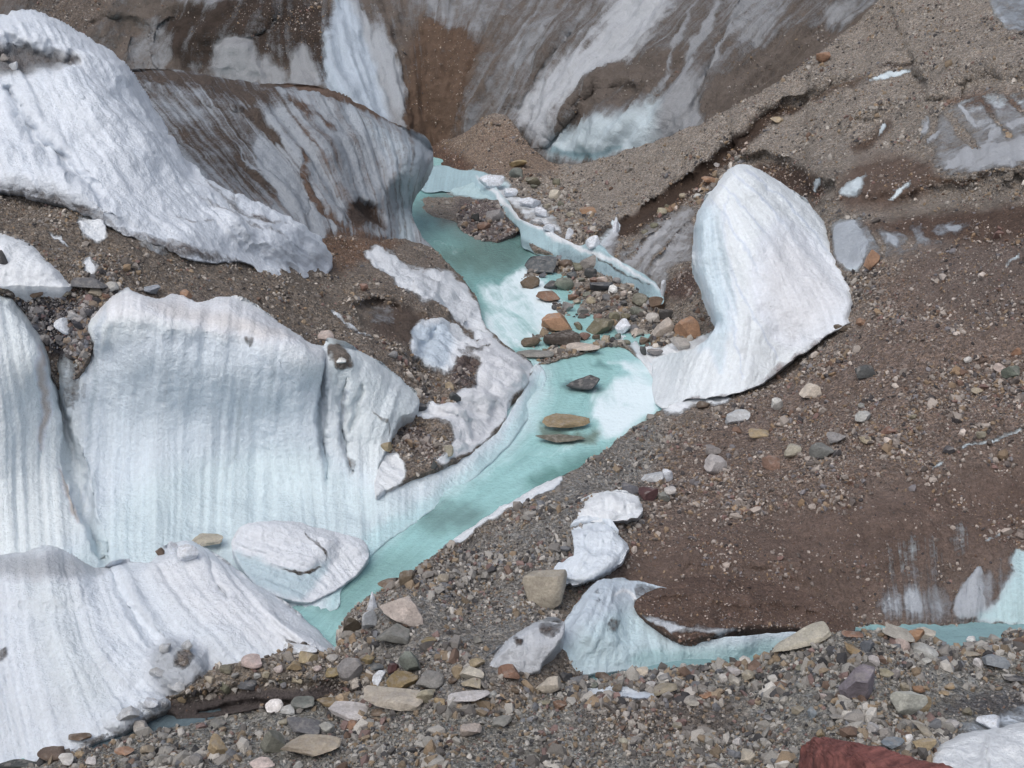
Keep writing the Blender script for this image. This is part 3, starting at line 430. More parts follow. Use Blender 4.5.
# ------------------------------------------------------------------ left: debris slope between snow, wall and river, with its icy bank
sheet('hillside', [(-260, 130), (-100, 160), (60, 190), (200, 235), (300, 240), (350, 236), (395, 240), (430, 246), (446, 262), (462, 278), (474, 292), (480, 306), (486, 324), (504, 344), (530, 360), (533, 370), (524, 388), (508, 404), (506, 418), (488, 440), (466, 456), (440, 468), (412, 478), (388, 490), (374, 494), (378, 470), (388, 446), (398, 424), (414, 408), (414, 398), (396, 382), (362, 360), (345, 350), (332, 352), (326, 360), (316, 352), (284, 334), (240, 305), (196, 308), (160, 306), (124, 296), (104, 312), (94, 340), (80, 372), (58, 384), (48, 366), (36, 338), (10, 304), (-60, 292), (-260, 292)],
  [(-260, 130, 40), (-260, 290, 29), (0, 190, 37), (0, 240, 33.5), (0, 290, 31.6), (0, 305, 32.0), (150, 250, 35.7), (100, 300, 32.2), (60, 340, 31.6), (60, 384, 31.2), (200, 235, 40), (160, 304, 33.2), (300, 250, 44.8), (330, 262, 46.5), (250, 272, 39.4), (284, 334, 34.0), (330, 355, 34.2), (240, 305, 34.0), (380, 366, 35.4), (412, 398, 35.4), (350, 240, 50.5), (395, 244, 53), (446, 256, 54), (400, 262, 49.8), (450, 290, 47.8), (478, 300, Z(.35)), (370, 300, 41), (430, 330, 40.4), (500, 345, Z(.7)), (530, 364, Z(.25)), (460, 370, 38.2), (508, 404, Z(.3)), (420, 400, 35.4), (440, 440, 33.2), (480, 444, Z(.3)), (400, 478, 31), (372, 500, 29.8), (388, 446, 32.6)],
  flow=[(0, [(370, 250), (400, 290), (430, 300)]), (-3, [(330, 290), (395, 320), (440, 335)]), (-7, [(300, 320), (380, 360), (420, 420)]), (3, [(400, 250), (450, 275), (475, 300)]), (-5, [(385, 320), (420, 350), (450, 380), (500, 400)])],
  steps=[([(330, 252), (365, 252), (395, 262), (430, 275), (460, 296)], .3, 8, 20), ([(350, 308), (372, 303), (405, 310), (430, 320)], .9, 12, 30), ([(410, 300), (432, 305), (450, 320), (462, 330)], .6, 14, 20), ([(395, 418), (430, 415), (470, 425), (500, 420)], .35, 10, 25)],
  relief=[('p', [(362, 250), (385, 248), (410, 262), (440, 274), (458, 290), (440, 300), (400, 282), (375, 268)], 8, .7), ('p', [(425, 300), (442, 300), (452, 312), (440, 325), (424, 315)], 5, .7), ('l', [(436, 330), (420, 355), (425, 372)], 10, 6, -.5), ('p', [(452, 370), (475, 345), (505, 350), (528, 365), (505, 400), (470, 405), (445, 400)], 12, .7), ('p', [(462, 366), (472, 356), (478, 366), (468, 382), (458, 380)], 4, -.6), ('p', [(360, 305), (385, 302), (405, 315), (395, 328), (368, 322)], 5, -.8), ('p', [(440, 410), (480, 415), (498, 430), (470, 450), (430, 460), (425, 440)], 8, .3), ('p', [(400, 430), (420, 425), (440, 445), (425, 458), (402, 445)], 6, -.35), ('l', [(380, 330), (340, 320), (300, 300)], 10, 10, -.3)],
  paint=[('m', 'p', [(365, 250), (382, 247), (398, 256), (420, 266), (446, 270), (462, 280), (480, 305), (486, 325), (504, 345), (532, 362), (532, 376), (512, 400), (506, 418), (484, 442), (466, 454), (446, 464), (432, 462), (444, 448), (455, 436), (442, 426), (414, 420), (408, 412), (430, 405), (452, 404), (455, 392), (470, 384), (455, 372), (440, 374), (420, 362), (410, 350), (412, 330), (428, 318), (444, 322), (455, 320), (440, 300), (424, 300), (412, 292), (390, 278), (372, 265)], 5, .04),
     ('ic', 'p', [(365, 250), (398, 256), (462, 280), (480, 305), (470, 320), (420, 300)], 5, col(216, 218, 220)), ('ic', 'p', [(470, 340), (532, 362), (510, 400), (506, 418), (470, 452), (430, 462), (430, 420), (450, 390)], 8, col(214, 214, 216)), ('ic', 'p', [(410, 330), (430, 325), (450, 330), (445, 372), (420, 362)], 5, col(196, 206, 214)),
     ('m', 'p', [(456, 362), (470, 352), (480, 362), (476, 378), (464, 386), (452, 380)], 4, .85), ('m', 'l', [(445, 305), (462, 325), (470, 335), (480, 342)], 5, 4, .8), ('m', 'l', [(380, 344), (400, 372), (425, 392), (450, 400)], 15, 6, 1.0), ('m', 'l', [(455, 352), (480, 350), (490, 345)], 5, 4, .6), ('dc', 'p', [(456, 362), (470, 352), (480, 362), (476, 378), (464, 386), (452, 380)], 4, col(116, 102, 98)),
     ('m', 'p', [(385, 455), (395, 425), (415, 418), (432, 428), (452, 438), (442, 455), (425, 466), (400, 470)], 5, 1.0), ('dc', 'p', [(402, 432), (420, 428), (438, 446), (428, 458), (405, 450)], 4, col(98, 86, 83)), ('m', 'p', [(370, 462), (384, 452), (398, 458), (405, 478), (388, 492), (370, 500)], 5, .05),
     ('dc', 'p', [(358, 305), (385, 300), (420, 312), (425, 335), (405, 345), (385, 335), (362, 322)], 6, col(98, 84, 76)), ('g', 'p', [(358, 305), (385, 300), (420, 312), (425, 335), (405, 345), (385, 335), (362, 322)], 6, .05), ('m', 'p', [(366, 308), (385, 304), (396, 316), (385, 324), (370, 318)], 5, .5), ('ic', 'p', [(366, 308), (385, 304), (396, 316), (385, 324), (370, 318)], 5, col(140, 138, 142)),
     ('dc', 'p', [(320, 240), (345, 236), (400, 244), (360, 262), (330, 275)], 6, col(122, 98, 83)), ('dc', 'p', [(-10, 290), (30, 288), (80, 290), (100, 305), (92, 350), (60, 360), (40, 340)], 6, col(70, 68, 72)), ('dc', 'p', [(-260, 180), (200, 235), (330, 265), (380, 300), (330, 340), (200, 290), (-260, 300)], 14, col(129, 117, 107)),
     ('m', 'l', [(322, 310), (350, 325), (372, 338)], 4, 3, .3), ('m', 'l', [(48, 230), (62, 238), (70, 245)], 4, 3, .2), ('m', 'p', [(76, 218), (100, 220), (108, 236), (88, 238)], 4, .15), ('m', 'p', [(82, 262), (92, 258), (98, 274), (88, 276)], 4, .2), ('m', 'p', [(136, 232), (160, 235), (180, 250), (150, 255)], 6, .4)],
  ic=SNOW, dc=col(131, 119, 110), m=1.0, g=.9, dd=(.14, .7), di=(.22, .9), flute=(.09, 1.3, .3), big=(.25, .3), skirt=(.8, 1.2), step=1.8, jitter=1.6)
# ------------------------------------------------------------------ left: big snow-covered hill
sheet('snow_hill', [(-260, 40), (-120, 36), (-40, 20), (0, 16), (30, 11), (50, 16), (72, 28), (100, 44), (124, 62), (142, 88), (158, 114), (176, 142), (196, 166), (222, 186), (250, 196), (275, 210), (300, 222), (320, 238), (332, 256), (328, 274), (305, 278), (285, 280), (260, 274), (245, 262), (200, 262), (160, 245), (130, 236), (100, 220), (70, 208), (30, 196), (0, 190), (-260, 200)],
  [(-260, 40, 44), (-260, 200, 36), (0, 190, 36.6), (0, 100, 39.5), (0, 16, 44), (60, 24, 45), (130, 70, 45.5), (165, 120, 45), (100, 110, 41), (200, 170, 43.5), (130, 235, 35.9), (60, 208, 36.2), (120, 170, 38.2), (200, 220, 38.8), (250, 270, 39.2), (250, 205, 42.5), (300, 225, 44), (330, 258, 45.5), (290, 278, 41)],
  flow=[(0, [(-60, 30), (-40, 100), (0, 190)]), (4, [(20, 20), (60, 100), (110, 200), (140, 230)]), (8, [(70, 30), (120, 110), (180, 190), (240, 250)]), (12, [(125, 65), (165, 135), (220, 200), (300, 265)])],
  relief=[('p', [(20, 10), (60, 20), (110, 50), (130, 75), (100, 68), (60, 50), (20, 40), (-20, 44)], 12, .7), ('l', [(-20, 60), (20, 58), (50, 64), (74, 64)], 18, 16, -.5), ('p', [(60, 80), (100, 80), (150, 130), (200, 190), (160, 180), (100, 130)], 22, .9), ('l', [(10, 90), (30, 130), (60, 160), (100, 190)], 14, 12, -.6), ('p', [(200, 170), (240, 195), (300, 230), (325, 255), (280, 255), (230, 230)], 14, .7), ('p', [(0, 140), (60, 170), (120, 215), (60, 200), (-20, 180)], 14, .6)],
  crest=[([(-260, 40), (-40, 20), (30, 11), (72, 28), (124, 62), (158, 114), (196, 166)], 14, 2.0)],
  paint=[('m', 'p', [(-20, 50), (10, 44), (30, 50), (45, 56), (75, 55), (74, 62), (55, 68), (30, 66), (10, 72), (-20, 70)], 6, .5), ('ic', 'p', [(-20, 44), (30, 48), (76, 54), (70, 68), (10, 74), (-20, 74)], 5, col(140, 138, 142)), ('s', 'p', [(-200, 80), (340, 80), (340, 300), (-200, 300)], 4, .4), ('m', 'l', [(0, 192), (70, 206), (130, 232), (170, 240)], 6, 8, .45), ('m', 'l', [(135, 62), (170, 125), (200, 165)], 4, 4, .3), ('m', 'l', [(205, 180), (230, 196), (260, 215), (290, 222)], 6, 6, .5), ('m', 'l', [(170, 215), (200, 222), (228, 224)], 3, 4, .4), ('m', 'l', [(250, 262), (300, 240), (320, 245)], 6, 8, .3), ('m', 'l', [(110, 226), (160, 244), (210, 256), (260, 272)], 12, 12, .5), ('m', 'l', [(200, 196), (240, 214), (290, 236)], 6, 8, .45), ('m', 'p', [(20, 186), (60, 196), (100, 212), (60, 206)], 6, .5)],
  ic=col(218, 222, 227), dc=col(133, 124, 121), m=.14, g=.3, dd=(.15, .6), di=(.14, .8), flute=(.05, 1.2), big=(.3, .2), skirt=(3, 1.4), step=1.7, jitter=2.6, gravel=False)
sheet('snow_drift', [(-160, 225), (-20, 230), (5, 234), (25, 240), (45, 255), (60, 268), (70, 280), (68, 287), (30, 286), (0, 287), (-160, 300)],
  [(-160, 225, 34), (-160, 300, 31), (0, 234, 33.2), (0, 286, 31.5), (40, 255, 32.8), (68, 284, 31.9)], crest=[([(-160, 225), (5, 234), (45, 255), (70, 282)], 10, .8)], relief=[('p', [(-40, 236), (20, 244), (50, 275), (0, 278)], 12, .35)],
  ic=SNOW, m=.03, di=(.08, 1.2), flute=(.04, 1.4), skirt=(1, 1.2), step=1.6, gravel=False)
# ------------------------------------------------------------------ big fluted ice wall
sheet('ice_wall', [(80, 322), (84, 312), (100, 302), (118, 290), (126, 285), (136, 292), (158, 297), (176, 294), (196, 300), (216, 297), (238, 297), (262, 308), (284, 326), (305, 340), (322, 346), (328, 338), (345, 342), (362, 352), (380, 362), (398, 376), (412, 388), (420, 398), (414, 412), (400, 418), (392, 436), (384, 456), (378, 474), (392, 480), (420, 474), (450, 462), (480, 446), (500, 428), (512, 408), (524, 388), (532, 368), (541, 364), (545, 384), (531, 414), (506, 448), (470, 482), (432, 510), (395, 536), (366, 560), (342, 590), (330, 612), (240, 600), (60, 590), (-260, 600), (-260, 280), (-60, 282), (-20, 286), (6, 294), (24, 310), (38, 330), (48, 352), (54, 376), (62, 348), (70, 334)],
  [(-260, 285, 27), (-260, 590, 24), (0, 295, 31), (48, 355, 30.6), (20, 430, 29.5), (0, 550, Z(.7)), (58, 400, 30.9), (70, 470, 29.7), (62, 345, 31.8), (100, 302, 31.3), (125, 287, 31.9), (150, 340, 30.8), (150, 440, 30.2), (120, 495, 29.0), (215, 492, 29.6), (300, 482, 30.6), (120, 545, Z(.55)), (230, 298, 32.8), (260, 360, 31.5), (260, 445, 31.2), (240, 530, Z(.4)), (300, 338, 32.4), (322, 350, 32.3), (318, 430, 31.6), (310, 500, Z(.35)), (332, 360, 32.7), (380, 364, 34), (418, 398, 34.2), (370, 420, 32.6), (375, 478, 31.1), (350, 508, 30.0), (395, 495, Z(.35)), (450, 468, Z(.28)), (512, 414, Z(.25)), (430, 505, Z(.08)), (505, 446, Z(.08)), (532, 372, Z(.2)), (544, 384, Z(.05)), (380, 545, Z(.06)), (352, 538, Z(.14)), (320, 560, Z(.02)), (336, 600, Z(.0)), (250, 590, Z(.08)), (150, 585, Z(.3)), (60, 590, Z(.5))],
  flow=[(-9, [(-200, 290), (-190, 580)]), (-2, [(-20, 290), (-10, 400), (0, 560)]), (0, [(20, 310), (38, 420), (44, 560)]), (1.2, [(48, 360), (60, 430), (72, 560)]), (2.1, [(85, 330), (78, 430), (82, 560)]), (3.0, [(112, 300), (100, 430), (100, 560)]), (4.5, [(165, 298), (150, 430), (150, 560)]), (6, [(215, 300), (205, 430), (200, 560)]), (7.5, [(262, 315), (252, 430), (250, 560)]), (9, [(318, 350), (310, 430), (318, 540)]), (10, [(350, 350), (335, 430), (345, 520)]), (11.5, [(395, 380), (372, 440), (370, 500)]), (13, [(418, 402), (400, 470), (400, 520)])],
  relief=[('l', [(54, 376), (66, 430), (90, 520), (104, 560)], 12, 10, -.7), ('l', [(326, 352), (322, 410), (328, 480)], 8, 8, -.5), ('p', [(82, 318), (120, 288), (160, 296), (240, 298), (300, 340), (322, 350), (318, 380), (250, 350), (150, 330), (100, 345)], 16, .35), ('p', [(120, 400), (250, 400), (290, 480), (220, 520), (120, 500)], 40, -.6), ('l', [(345, 380), (342, 430), (352, 470)], 6, 6, -.3), ('l', [(362, 385), (352, 430)], 5, 5, -.25), ('p', [(335, 350), (380, 372), (400, 400), (372, 440), (352, 400)], 12, .3)],
  crest=[([(80, 322), (100, 302), (126, 285), (176, 294), (238, 297), (284, 326), (322, 346)], 24, 1.6), ([(328, 340), (362, 352), (398, 376), (420, 398)], 16, 1.1), ([(-260, 280), (-20, 286), (24, 310), (48, 352), (54, 376)], 16, 1.5)],
  paint=[('ic', 'p', [(100, 360), (200, 340), (310, 380), (320, 470), (300, 520), (120, 520), (90, 430)], 30, col(208, 217, 223)), ('ic', 'p', [(170, 470), (300, 450), (400, 490), (500, 440), (520, 415), (480, 480), (380, 550), (320, 610), (200, 600), (60, 580), (100, 520)], 22, col(206, 219, 222)), ('ic', 'p', [(372, 530), (430, 496), (500, 440), (535, 375), (548, 385), (510, 450), (432, 515), (380, 555), (330, 620), (335, 570)], 9, col(190, 216, 218)),
     ('ic', 'p', [(80, 318), (120, 286), (240, 296), (310, 342), (322, 360), (250, 340), (150, 320)], 12, col(226, 226, 229)), ('ic', 'l', [(150, 302), (200, 312), (240, 325), (290, 345)], 16, 12, col(212, 206, 207)), ('ic', 'l', [(36, 350), (42, 400), (40, 450)], 6, 6, col(190, 172, 172)), ('ic', 'l', [(60, 470), (80, 520)], 5, 5, col(170, 160, 156)), ('ic', 'l', [(104, 300), (92, 420), (84, 500)], 4, 4, col(168, 182, 190), .6),
     ('m', 'p', [(48, 300), (80, 310), (92, 330), (96, 350), (80, 362), (56, 372), (50, 350)], 10, .95), ('dc', 'p', [(48, 300), (80, 310), (96, 350), (56, 372)], 14, col(72, 70, 74)), ('m', 'p', [(56, 362), (94, 350), (90, 400), (64, 410)], 12, .36), ('s', 'p', [(-260, 280), (530, 280), (530, 620), (-260, 620)], 4, .7), ('m', 'p', [(328, 346), (345, 346), (350, 368), (335, 366)], 4, .8), ('m', 'p', [(244, 338), (254, 338), (252, 348), (246, 348)], 3, .6),
     ('ic', 'l', [(326, 355), (320, 400), (318, 460)], 4, 4, col(140, 150, 156), .8), ('ic', 'l', [(348, 390), (338, 430), (350, 475)], 3, 3, col(140, 145, 148), .7), ('m', 'l', [(322, 370), (318, 410)], 2.5, 3, .45), ('m', 'p', [(350, 455), (360, 468), (352, 476)], 4, .5), ('m', 'l', [(366, 408), (384, 420), (388, 436)], 3, 4, .5), ('ic', 'l', [(96, 470), (90, 510), (98, 550)], 4, 4, col(160, 172, 178), .6), ('ic', 'l', [(240, 400), (236, 440), (225, 480)], 4, 5, col(168, 180, 184), .5), ('ic', 'l', [(276, 340), (272, 380), (262, 420)], 4, 5, col(172, 184, 190), .5)],
  ic=col(220, 226, 232), dc=col(133, 122, 114), m=.03, g=.5, dd=(.06, 1.2), di=(.05, .8), flute=(.075, 1.15), big=(.25, .25), skirt=(1.2, 1.4), step=1.7, gravel=False)
# ------------------------------------------------------------------ slab of ice at the wall's foot
sheet('ice_block', [(232, 548), (236, 532), (246, 524), (268, 521), (296, 522), (320, 528), (342, 534), (362, 540), (369, 552), (362, 568), (345, 584), (326, 596), (308, 602), (290, 600), (262, 590), (244, 572)],
  [(232, 548, Z(.85)), (246, 524, Z(1.25)), (300, 522, Z(1.1)), (369, 552, Z(.45)), (345, 584, Z(.16)), (308, 602, Z(.14)), (270, 590, Z(.42)), (262, 560, Z(.7)), (310, 565, Z(.55))],
  flow=[(0, [(236, 532), (300, 552), (330, 565)]), (1, [(270, 522), (330, 545), (350, 570)]), (2, [(310, 524), (350, 545), (362, 560)])],
  relief=[('p', [(232, 549), (240, 527), (268, 520), (300, 521), (326, 530), (334, 545), (324, 561), (305, 569), (280, 566), (256, 557)], 9, .2)],
  crest=[([(232, 548), (246, 524), (296, 522), (362, 540), (369, 552)], 12, .25)],
  paint=[('ic', 'p', [(234, 552), (256, 558), (280, 568), (306, 572), (330, 560), (300, 600), (250, 580)], 5, col(184, 200, 206)), ('m', 'l', [(296, 526), (322, 548), (326, 560)], 3, 3, .5), ('m', 'l', [(280, 569), (304, 573), (322, 566)], 3.5, 2.5, .55), ('s', 'p', [(230, 510), (370, 510), (370, 610), (230, 610)], 4, .8)],
  ic=col(218, 220, 224), m=.03, di=(.08, 1.5), flute=(.05, 1.8), skirt=(.9, .9), step=1.4, jitter=1.0, gravel=False)
# ------------------------------------------------------------------ lower-left fluted mound
sheet('ice_mound', [(-260, 590), (-80, 562), (-10, 556), (20, 552), (50, 547), (66, 552), (84, 562), (100, 568), (112, 560), (130, 560), (150, 564), (160, 550), (172, 543), (192, 542), (206, 548), (222, 558), (240, 572), (262, 588), (286, 602), (304, 618), (320, 634), (338, 650), (354, 664), (350, 680), (320, 672), (290, 668), (262, 672), (240, 680), (215, 690), (190, 700), (165, 712), (140, 724), (112, 736), (80, 748), (55, 757), (20, 765), (-60, 800), (-260, 860)],
  [(-260, 590, Z(1.4)), (-260, 850, Z(.3)), (-60, 800, Z(.15)), (0, 558, Z(1.7)), (50, 549, Z(1.8)), (100, 566, Z(1.45)), (190, 542, Z(1.5)), (250, 580, Z(1.15)), (320, 635, Z(.6)), (350, 666, Z(.3)), (0, 660, Z(.95)), (0, 763, Z(.12)), (60, 755, Z(.1)), (100, 660, Z(.85)), (110, 735, Z(.1)), (165, 712, Z(.08)), (215, 690, Z(.2)), (200, 640, Z(.85)), (262, 665, Z(.55)), (300, 650, Z(.55)), (180, 660, Z(.7))],
  flow=[(-6, [(-200, 600), (-150, 800)]), (0, [(-10, 560), (0, 660), (20, 760)]), (1.4, [(50, 548), (66, 640), (110, 735)]), (2.2, [(80, 562), (100, 640), (165, 710)]), (3.2, [(112, 562), (140, 620), (205, 690)]), (4.2, [(150, 560), (185, 610), (240, 668)]), (5.4, [(190, 545), (230, 600), (290, 655)]), (6.4, [(235, 572), (280, 620), (335, 665)])],
  relief=[('p', [(155, 650), (180, 638), (200, 650), (205, 675), (180, 690), (155, 680)], 8, .35), ('l', [(205, 560), (215, 580), (230, 600)], 5, 5, -.3), ('p', [(110, 705), (150, 690), (170, 705), (120, 730)], 8, .3), ('l', [(110, 570), (130, 610), (165, 650)], 10, 10, -.25), ('p', [(245, 575), (290, 610), (330, 650), (290, 640)], 10, .3), ('p', [(0, 558), (50, 548), (84, 562), (80, 600), (0, 600)], 14, .3)],
  crest=[([(-260, 590), (-10, 556), (50, 547), (100, 568), (130, 560), (160, 550), (192, 542), (240, 572), (304, 618), (354, 664)], 22, .9)],
  paint=[('s', 'p', [(-260, 540), (370, 540), (370, 860), (-260, 860)], 4, .8), ('ic', 'p', [(20, 552), (66, 550), (80, 620), (110, 700), (60, 700), (30, 620)], 20, col(216, 222, 225)), ('ic', 'p', [(150, 565), (230, 570), (340, 655), (290, 650), (200, 620)], 14, col(221, 223, 226)), ('ic', 'p', [(-20, 556), (84, 556), (100, 575), (-20, 575)], 8, col(178, 178, 184)),
     ('m', 'p', [(150, 650), (178, 636), (200, 640), (210, 665), (190, 690), (160, 700), (145, 680)], 14, .16), ('m', 'p', [(176, 652), (190, 648), (192, 664), (180, 668)], 4, .75), ('ic', 'p', [(150, 650), (178, 636), (210, 665), (160, 700)], 10, col(176, 178, 184)), ('m', 'p', [(110, 718), (125, 705), (160, 700), (175, 706), (140, 726), (112, 736)], 6, .35), ('m', 'l', [(60, 752), (140, 724), (215, 690)], 6, 5, .55), ('m', 'l', [(280, 640), (300, 645), (315, 652)], 5, 4, .6), ('m', 'p', [(195, 680), (225, 668), (262, 660), (300, 655), (330, 662), (352, 672), (345, 690), (200, 700)], 6, .95), ('dc', 'p', [(195, 680), (225, 668), (345, 662), (345, 690), (200, 700)], 6, TAN), ('m', 'p', [(0, 648), (8, 648), (6, 660), (0, 660)], 3, .6)],
  ic=col(216, 221, 226), dc=col(140, 131, 126), m=.1, g=.9, dd=(.08, 1), di=(.06, 1.1), flute=(.06, 1.3), big=(.22, .4), skirt=(1.2, 1.6), step=1.6)
# ------------------------------------------------------------------ gravel shelf with a dark ice cut below it
sheet('gravel_shelf', [(158, 700), (180, 692), (198, 680), (215, 668), (240, 662), (262, 658), (286, 650), (305, 646), (325, 652), (350, 650), (372, 662), (380, 680), (360, 700), (330, 704), (296, 706), (260, 708), (232, 714), (200, 718), (172, 718), (160, 712)],
  [(158, 706, Z(.28)), (200, 680, Z(.5)), (262, 658, Z(.7)), (325, 652, Z(.7)), (380, 680, Z(.5)), (330, 704, Z(.2)), (232, 714, Z(.06)), (172, 718, Z(.03)), (260, 688, Z(.5)), (320, 686, Z(.5))],
  steps=[([(162, 704), (190, 700), (232, 692), (262, 685), (300, 686), (340, 690), (372, 694)], .3, 10, 30)], relief=[('l', [(200, 712), (250, 704), (300, 704), (350, 704)], 8, 4, -.2)],
  crest=[([(162, 704), (160, 712), (172, 718)], 6, .3)],
  paint=[('dc', 'p', [(160, 704), (190, 701), (232, 693), (262, 687), (300, 688), (340, 684), (372, 700), (340, 715), (170, 725)], 4, col(98, 89, 87)), ('g', 'p', [(160, 704), (190, 701), (232, 693), (262, 687), (300, 688), (340, 690), (372, 700), (340, 715), (170, 725)], 4, .05)],
  ic=ICE, dc=col(140, 129, 119), m=1, g=1, dd=(.05, 1.5), skirt=(.8, .9), step=1.6, jitter=1.5)
# ------------------------------------------------------------------ the white fin
sheet('ice_fin', [(697, 214), (704, 198), (712, 190), (722, 176), (732, 167), (742, 164), (758, 169), (774, 178), (790, 188), (806, 200), (818, 214), (830, 232), (841, 250), (852, 270), (858, 286), (858, 300), (850, 308), (853, 318), (840, 328), (828, 334), (812, 348), (792, 360), (770, 378), (752, 388), (730, 394), (706, 398), (688, 400), (668, 408), (656, 404), (652, 384), (654, 360), (676, 352), (694, 348), (710, 336), (716, 322), (708, 306), (702, 288), (694, 268), (692, 250), (694, 232)],
  [(656, 404, Z(.12)), (654, 360, Z(.15)), (688, 400, 37.2), (740, 394, 36.5), (790, 362, 38.2), (853, 318, 38.3), (850, 270, 41), (830, 232, 43), (790, 188, 44), (740, 165, 43.6), (697, 214, 42.6), (692, 250, 41.5), (712, 320, 39.4), (740, 340, 38.4), (800, 300, 39.3), (760, 240, 41), (690, 370, 38.3), (725, 270, 40.6)],
  flow=[(-1, [(698, 215), (698, 265), (712, 320), (690, 360)]), (0, [(706, 210), (712, 270), (722, 330), (700, 390)]), (1.2, [(716, 196), (740, 260), (756, 320), (750, 380)]), (2.4, [(726, 182), (765, 240), (800, 300), (812, 340)]), (3.4, [(738, 172), (790, 226), (840, 300)]), (4.2, [(760, 172), (810, 220), (852, 280)])],
  crest=[([(692, 250), (697, 214), (722, 176), (742, 164), (774, 178), (818, 214), (852, 270), (858, 300), (853, 318)], 12, 1.0), ([(694, 232), (694, 268), (708, 306), (716, 322)], 11, .9)],
  relief=[('l', [(735, 186), (770, 210), (810, 260), (840, 300)], 10, 10, 0.10), ('l', [(712, 220), (722, 280), (738, 320)], 10, 8, -0.15), ('p', [(735, 310), (765, 300), (760, 360), (735, 385), (730, 340)], 10, 0.15), ('p', [(700, 350), (730, 345), (735, 385), (700, 392)], 12, -0.20), ('l', [(770, 190), (805, 235), (840, 285)], 9, 9, -0.07)],
  paint=[('m', 'l', [(856, 290), (848, 322), (800, 356), (752, 388)], 10, 10, .42), ('m', 'l', [(730, 394), (690, 402), (664, 408)], 6, 6, .4), ('ic', 'l', [(732, 172), (762, 200), (800, 244), (850, 296)], 2.2, 2.5, col(176, 188, 200), .55), ('ic', 'l', [(722, 184), (750, 214), (790, 262), (838, 318)], 2, 2.5, col(176, 188, 200), .55), ('ic', 'l', [(712, 200), (738, 236), (770, 290), (806, 342)], 2.2, 2.5, col(176, 188, 200), .55), ('ic', 'l', [(708, 222), (728, 262), (750, 310), (778, 360)], 1.8, 2.5, col(176, 188, 200), .55), ('ic', 'l', [(746, 170), (790, 206), (828, 250), (852, 284)], 2, 2.5, col(176, 188, 200), .55), ('ic', 'l', [(706, 240), (718, 280), (734, 330), (742, 380)], 2.2, 2.5, col(176, 188, 200), .55), ('ic', 'l', [(728, 196), (722, 230), (726, 262)], 1.6, 2.5, col(176, 188, 200), .55), ('ic', 'p', [(694, 215), (712, 205), (722, 260), (730, 330), (712, 345), (712, 310), (698, 270)], 7, col(204, 217, 223)), ('ic', 'l', [(716, 208), (722, 250), (734, 310)], 8, 8, col(200, 210, 214)), ('s', 'p', [(640, 160), (860, 160), (860, 420), (640, 420)], 4, .9), ('m', 'l', [(750, 205), (800, 250), (840, 300)], 26, 16, .2), ('ic', 'l', [(700, 350), (715, 340), (720, 370)], 16, 8, col(204, 215, 220)), ('ic', 'p', [(780, 230), (830, 270), (840, 310), (790, 340), (760, 290)], 20, col(214, 214, 216))],
  ic=col(222, 226, 231), dc=col(183, 172, 171), m=.1, g=0, di=(.05, 1.5), flute=(.035, 3.2), big=(.08, .5), skirt=(1.2, .6), step=1.5, jitter=2.0, gravel=False)
# ------------------------------------------------------------------ undercut ice ledge along the far river
sheet('ice_ledge', [(418, 186), (424, 172), (440, 165), (462, 170), (484, 172), (492, 182), (502, 194), (514, 210), (522, 220), (538, 226), (552, 232), (566, 240), (580, 246), (592, 240), (602, 246), (612, 256), (626, 264), (640, 272), (652, 280), (658, 286), (664, 298), (660, 304), (648, 297), (634, 292), (616, 286), (600, 281), (584, 273), (566, 263), (548, 259), (532, 252), (522, 246), (519, 228), (500, 212), (484, 204), (470, 196), (446, 192), (426, 192)],
  [(418, 186, Z(.1)), (440, 165, Z(.45)), (484, 172, Z(.8)), (446, 193, Z(.0)), (470, 196, Z(.05)), (500, 212, Z(.2)), (514, 210, Z(.9)), (520, 246, Z(.1)), (552, 232, Z(1.0)), (548, 256, Z(.1)), (580, 246, Z(1.0)), (584, 266, Z(.3)), (612, 256, Z(1.1)), (600, 276, Z(.25)), (658, 286, Z(1.0)), (660, 302, Z(.6)), (634, 286, Z(.4))],
    crest=[([(484, 172), (514, 210), (552, 232), (592, 240), (652, 280), (664, 298)], 5, .3)],
  paint=[('ic', 'l', [(500, 212), (524, 246), (560, 258), (600, 275), (650, 294)], 8, 6, col(122, 142, 146)), ('ic', 'l', [(478, 178), (494, 190), (516, 214), (540, 228), (580, 248), (620, 264), (660, 290)], 5, 4, SNOW), ('ic', 'p', [(560, 250), (600, 262), (650, 286), (640, 292), (600, 280), (566, 262)], 4, col(140, 160, 166)), ('m', 'l', [(566, 258), (600, 276), (640, 290)], 4, 3, .4), ('m', 'l', [(590, 254), (620, 270), (650, 286)], 3, 3, .55)],  # lower edge painted darker: undercut shading put into the ice colour
  ic=col(164, 188, 193), dc=col(116, 102, 96), m=.05, di=(.05, 1), flute=(.02, 2), skirt=(.6, .25), step=1.2, jitter=1.0, gravel=False)
